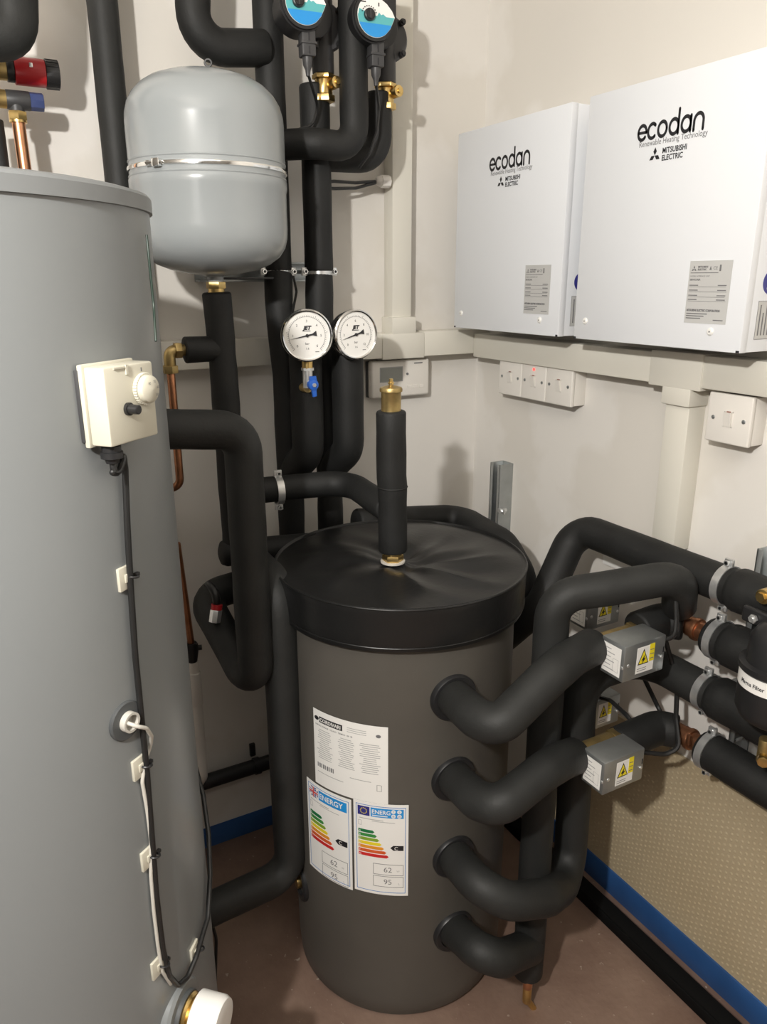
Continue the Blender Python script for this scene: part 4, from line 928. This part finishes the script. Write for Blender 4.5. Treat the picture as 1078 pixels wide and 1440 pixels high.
pipe([(t4.x, t4.y, zt4), (t4.x, t4.y, atY(770, 840, -.745).z), atY(850, 828, -.785), atX(957, 810, -.165), (-.115, -.80, .84)], .0300, 'black insulated upright right of the tank, turning right above the valves', FOAM2, .055)
pipe([p3-n3*.01, atY(676, 1340, -.785), atY(705, 1348, -.795), (t4.x-.004, t4.y-.006, atY(742, 1332, -.75).z)], .0325, 'lowest black insulated branch from the tank', FOAM2, .045)
# drain cock
dcx, dcy = t4.x-.012, t4.y-.016
zr4 = lambda py: zrow(dcx, dcy, py)
dc = thing('drain_cock', (dcx, dcy, zr4(1420)), 'small brass drain cock pointing down near the floor', 'valve')
link('copper_stub', MB().cyl((dcx, dcy, zr4(1345)), (dcx, dcy, zr4(1392)), .0078, n=16), COPPER, dc)
link('solder_collar', MB().cyl((dcx, dcy, zr4(1372)), (dcx, dcy, zr4(1388)), .0095, n=16, bev=.001), COPPER, dc)
link('cock_body', MB().cyl((dcx, dcy, zr4(1388)), (dcx, dcy, zr4(1408)), .0088, n=16, bev=.001), BRASS, dc)
link('cock_outlet', MB().tube([(dcx, dcy, zr4(1405)), (dcx+.022, dcy-.006, zr4(1426))], .0062, .01, 14, cap=.05), BRASS, dc)

def valve_box(a, b, label, brass_y):
    a, b = V(a), V(b); t = thing('motorised_valve', ((a.x+b.x)/2, (a.y+b.y)/2, a.z), label, 'valve', 'grey motorised valve boxes')
    cv_ = link('cover', MB().box(a, b, .003, 2), GALV, t)
    f = lambda u, v, h: V((a.x+u, a.y-h, a.z+v)); g = lambda u, v, h: V((a.x-h, b.y-u, a.z+v))
    w_, h_, d_ = b.x-a.x, b.z-a.z, b.y-a.y
    ws = link('warning_label', MB().rect(w_*.30, h_*.14, w_*.72, h_*.86, f, 0, .0004), PAPER, cv_)
    link('yellow_panel', MB().rect(w_*.60, h_*.40, w_*.72, h_*.88, f, .0004, .0007), YEL, ws)
    tri = [(w_*.33, h_*.38), (w_*.59, h_*.38), (w_*.46, h_*.80)]
    link('triangle_border', MB().poly(tri, f, .0004, .0008), INK, ws)
    cx, cy = w_*.46, h_*.50
    link('triangle_fill', MB().poly([(cx+(u-cx)*.80, cy+(v-cy)*.80+h_*.003) for u, v in tri], f, .0008, .0011), YEL, ws)
    link('lightning_mark', MB().poly([(cx+.003, cy+.010), (cx-.005, cy-.001), (cx-.0005, cy-.0005), (cx-.004, cy-.008), (cx+.005, cy+.003), (cx+.0008, cy+.0025)], f, .0011, .0014), INK, ws)
    mk = MB()
    for k in range(3): mk.rect(w_*.615, h_*(.47+k*.12), w_*.705, h_*(.49+k*.12), f, .0007, .0009)
    for k in range(2): mk.rect(w_*.33, h_*(.20+k*.06), w_*.55, h_*(.215+k*.06), f, .0004, .0006)
    link('warning_print', mk, INKM, ws)
    dlb = link('wiring_label', MB().rect(d_*.10, h_*.10, d_*.86, h_*.88, g, 0, .0004), PAPER, cv_)
    mk = MB()
    for k in range(6): mk.rect(d_*.18, h_*(.2+k*.11), d_*(.45 if k % 2 else .6), h_*(.225+k*.11), g, .0004, .0006)
    mk.frame_rect(d_*.55, h_*.2, d_*.78, h_*.55, .0005, g, .0004, .0006)
    link('wiring_print', mk, INKG, dlb)
    for p, d in ((f(w_*.11, h_*.45, 0), (0, -1, 0)), (g(d_*.93, h_*.40, 0), (-1, 0, 0)), (f(w_*.93, h_*.40, 0), (0, -1, 0))): link('cover_screw', MB().lathe(p, d, [(0, .0032), (.001, .003), (.0016, .0018), (.0016, 0)], 12, caps=False), ZINC, t)
    link('vent_slot', MB().rect(w_*.94, h_*.52, w_*.965, h_*.68, f, 0, .0003), INK, t)
    bz = (a.z+b.z)/2
    vb = link('valve_body', MB().cyl((a.x-.012, brass_y, bz), (b.x+.006, brass_y, bz), .0215, n=28, bev=.003).cyl((a.x-.018, brass_y, bz), (a.x+.010, brass_y, bz), .0245, n=6, bev=.001).cyl((b.x-.006, brass_y, bz), (b.x+.010, brass_y, bz), .025, n=6, bev=.001).cyl(((a.x+b.x)/2, brass_y, bz), ((a.x+b.x)/2, b.y-.004, bz), .018, n=20), BRASSD, t)
    vb['label'] = 'brass valve body behind the grey cover'
valve_box(*V1, 'upper grey motorised valve box with a yellow warning label', -.765)
valve_box(*V2, 'lower grey motorised valve box with a yellow warning label', -.783)
r3 = atX(828, 985, -.17); r4 = atX(846, 842, -.15)
valve_box((-.185, -.675, .530), (-.100, -.625, .595), 'grey valve box half hidden behind, under the upper warning box', -.60)
valve_box((-.190, -.655, .748), (-.105, -.605, .812), 'grey valve box half hidden behind, above the upper warning box', -.58)
# outlets from the valve boxes to the wall rows
def outlet(xs, ys, z, label, lab2, lab3):
    pipe([(xs, ys, z-.004), (XR-.022, ys, z), (XR, ys-.030, z)], .0325, label, bend=.03)
    cpx = thing('copper_coupling', (XR, ys-.055, z-.02), lab2, 'pipe', 'bare copper pipe sections')
    link('copper_tube', MB().cyl((XR, ys-.02, z), (XR, ys-.105, z), .0170, n=28), COPPERD, cpx)
    link('press_socket', MB().lathe((XR, ys-.042, z), (0, -1, 0), [(0, .0172), (.001, .0185), (.012, .0185), (.013, .0210), (.017, .0215), (.021, .0205), (.022, .0172)], 32), COPPERD, cpx)
    pipe([(XR, ys-.085, z), (XR, -1.45, z)], .0345, lab3, bend=.03, wob=.03)
outlet(-.182, -.768, RZ[1], 'black insulated outlet from the upper valve box', 'bare copper pipe right of the upper valve box', 'second black insulated pipe from the top along the right wall')
outlet(-.222, -.785, RZ[3], 'black insulated outlet from the lower valve box', 'bare copper pipe right of the lower valve box', 'lowest black insulated pipe along the right wall')
for k, (lb, yy, rr) in enumerate((('highest', -.872, .0335), ('second', -.872, .0350), ('third', -.862, .0330), ('lowest', -.886, .0350))):
    clamp((XR, yy, RZ[k]), (0, 1, 0), rr, (1, 0, 0), 'zinc clamp on the '+lb+' pipe along the right wall', off=.055)
# thicker insulated valve bodies beyond the clamps
pipe([(XR, -.885, RZ[0]), (XR, -1.06, RZ[0])], .0375, 'lumpy black insulated valve body beyond the highest clamp', wob=.05, cap=.35)
pipe([(XR, -.885, RZ[1]), (XR, -1.02, RZ[1])], .0385, 'lumpy black insulated valve body beyond the second clamp', wob=.05, cap=.35)
pipe([(XR, -.875, RZ[2]), (XR, -1.04, RZ[2])], .0395, 'lumpy black insulated valve body beyond the third clamp', wob=.05, cap=.35)

# strut channels on the right wall
def strut(yc, z0, z1, label):
    t = thing('strut_channel', (-.02, yc, z0), label, 'channel', 'galvanised strut channels')
    link('web', MB().box((-.003, yc-.0205, z0), (0, yc+.0205, z1), .0005), GALV, t)
    for s in (-1, 1):
        link('side', MB().box((-.041, yc+s*.0193-.0013, z0), (-.003, yc+s*.0193+.0013, z1), .0004), GALV, t)
        link('lip', MB().box((-.041, yc+s*.0148-.0055, z0), (-.0385, yc+s*.0148+.0055, z1), .0004), GALV, t)
strut(-.150, .55, .962, 'galvanised strut on the right wall near the corner, topping out beside the tank')
strut(-.905, .50, .966, 'galvanised strut on the right wall behind the pipe clamps')
np_ = atX(702, 719, -.045)
tag(link('strut_nut', MB().cyl(np_, np_+V((.02, 0, 0)), .006, n=6).box(np_+V((.004, -.014, -.006)), np_+V((.008, .014, .006)), .0008), ZINC), 'zinc nut plate at the foot of the visible strut near the corner', 'bolt')

# filter at the right edge
q = atX(1090, 960, -.175); fcx, fcy = q.x, q.y
zr5 = lambda py: zrow(fcx, fcy, py)
ft_ = thing('magnetic_filter', (fcx, fcy, zr5(1030)), 'black cylindrical filter with a white lettered band at the right edge', 'filter')
fb, ftop = zr5(1015), zr5(878)
fm0 = zr5(963); fm1 = fm0+.024
FR = .0520
link('canister', MB().lathe((fcx, fcy, fb), (0, 0, 1), [(0, .030), (.010, .045), (.025, FR), (fm0-fb, FR), (fm1-fb, FR), (fm1-fb+.003, FR+.003), (fm1-fb+.012, FR+.003), (fm1-fb+.014, FR-.006), (ftop-fb-.024, FR-.008), (ftop-fb-.008, FR-.018), (ftop-fb, FR-.034)], 48), BLACKP, ft_)
fmap = lambda u, v, h: V((fcx+(FR+h)*math.cos(u/FR), fcy+(FR+h)*math.sin(u/FR), fm0+v))
ub = FR*math.radians(120)
lb_ = link('label_band', MB().rect(ub, 0, FR*math.radians(330), fm1-fm0, fmap, 0, .0006, 30), PAPER, ft_)
link('band_lettering', MB().text('Magna Filter', FR*math.radians(152), (fm1-fm0)*.36, .0092, fmap, .0010, .9, bold=.0002), INK, lb_)
# isolating lever and brass pieces at the right edge
q = atX(1062, 868, -.15)
lv = thing('lever_valve', q, 'black lever with a zinc bolt between the upper right pipes', 'valve')
link('lever', MB().box(q+V((-.005, -.030, -.012)), q+V((.006, .022, .014)), .004, 3), BLACKP, lv)
link('lever_bolt', MB().cyl(q+V((-.006, -.002, 0)), q+V((-.012, -.002, 0)), .0075, n=6, bev=.001).cyl(q+V((-.012, -.002, 0)), q+V((-.015, -.002, 0)), .004, n=10), ZINC, lv)
q = atX(1076, 838, -.14)
tag(link('brass_plug', MB().cyl(q+V((.012, 0, 0)), q+V((-.008, 0, 0)), .012, n=20, bev=.001).cyl(q+V((-.008, 0, 0)), q+V((-.014, 0, 0)), .008, n=6), BRASS), 'brass plug on the upper right pipe at the picture edge', 'fitting')
q = atX(1074, 1062, -.15)
bd = thing('brass_drain', q, 'brass drain fitting under the filter at the right edge', 'fitting')
link('body', MB().cyl(q+V((0, 0, -.012)), q+V((0, 0, .030)), .011, n=20, bev=.001), BRASSD, bd)
link('screw_knob', MB().cyl(q+V((-.006, -.004, 0)), q+V((-.020, -.012, 0)), .0095, n=8, bev=.001), BRASS, bd)

# --- loose cables around the valves
def cable(pts, r, label): tag(link('valve_cable', MB().tube(pts, r, .02, 8), WIREB), label, 'cable')
cable([atX(950, 835, -.165), atX(951, 870, -.17), atX(949, 900, -.18), V((-.190, -.80, .800))], .0042, 'black cable hanging from the top pipe past the upper valve box')
cable([V((-.120, -.775, .785)), atX(952, 960, -.10), atX(950, 1010, -.11), atX(955, 1052, -.13), atX(935, 1061, -.15), atX(905, 1058, -.19)], .0045, 'black cable looping to the lower valve box')
cable([V((-.15, -.64, .590)), atX(858, 985, -.15), atX(880, 1005, -.15), atX(908, 1040, -.14)], .0042, 'black cable slanting behind the lower valve box')
cable([V((XR, -.70, RZ[2]-.02)), atX(925, 995, -.06), atX(945, 1035, -.08)], .0045, 'short black cable behind the lower valve outlet')
tag(link('spring_clip', MB().box(atX(968, 1040, -.12)+V((-.003, -.004, -.010)), atX(968, 1040, -.12)+V((.003, .004, .010)), .001), COPPERD), 'tiny copper clip beside the lower valve outlet', 'clip')
cable([(-.03, -.695, .905), (-.035, -.70, .88), (-.04, -.71, .84)], .005, 'black cable leaving the foot of the upright trunking')
# scrap of white paper behind the pipes
pw = atX(870, 790, -.006)
tag(link('paper_note', MB().box((-.0075, pw.y-.050, pw.z-.018), (-.0068, pw.y+.045, pw.z+.022)), PAPER), 'scrap of white paper on the wall behind the top pipes', 'paper')
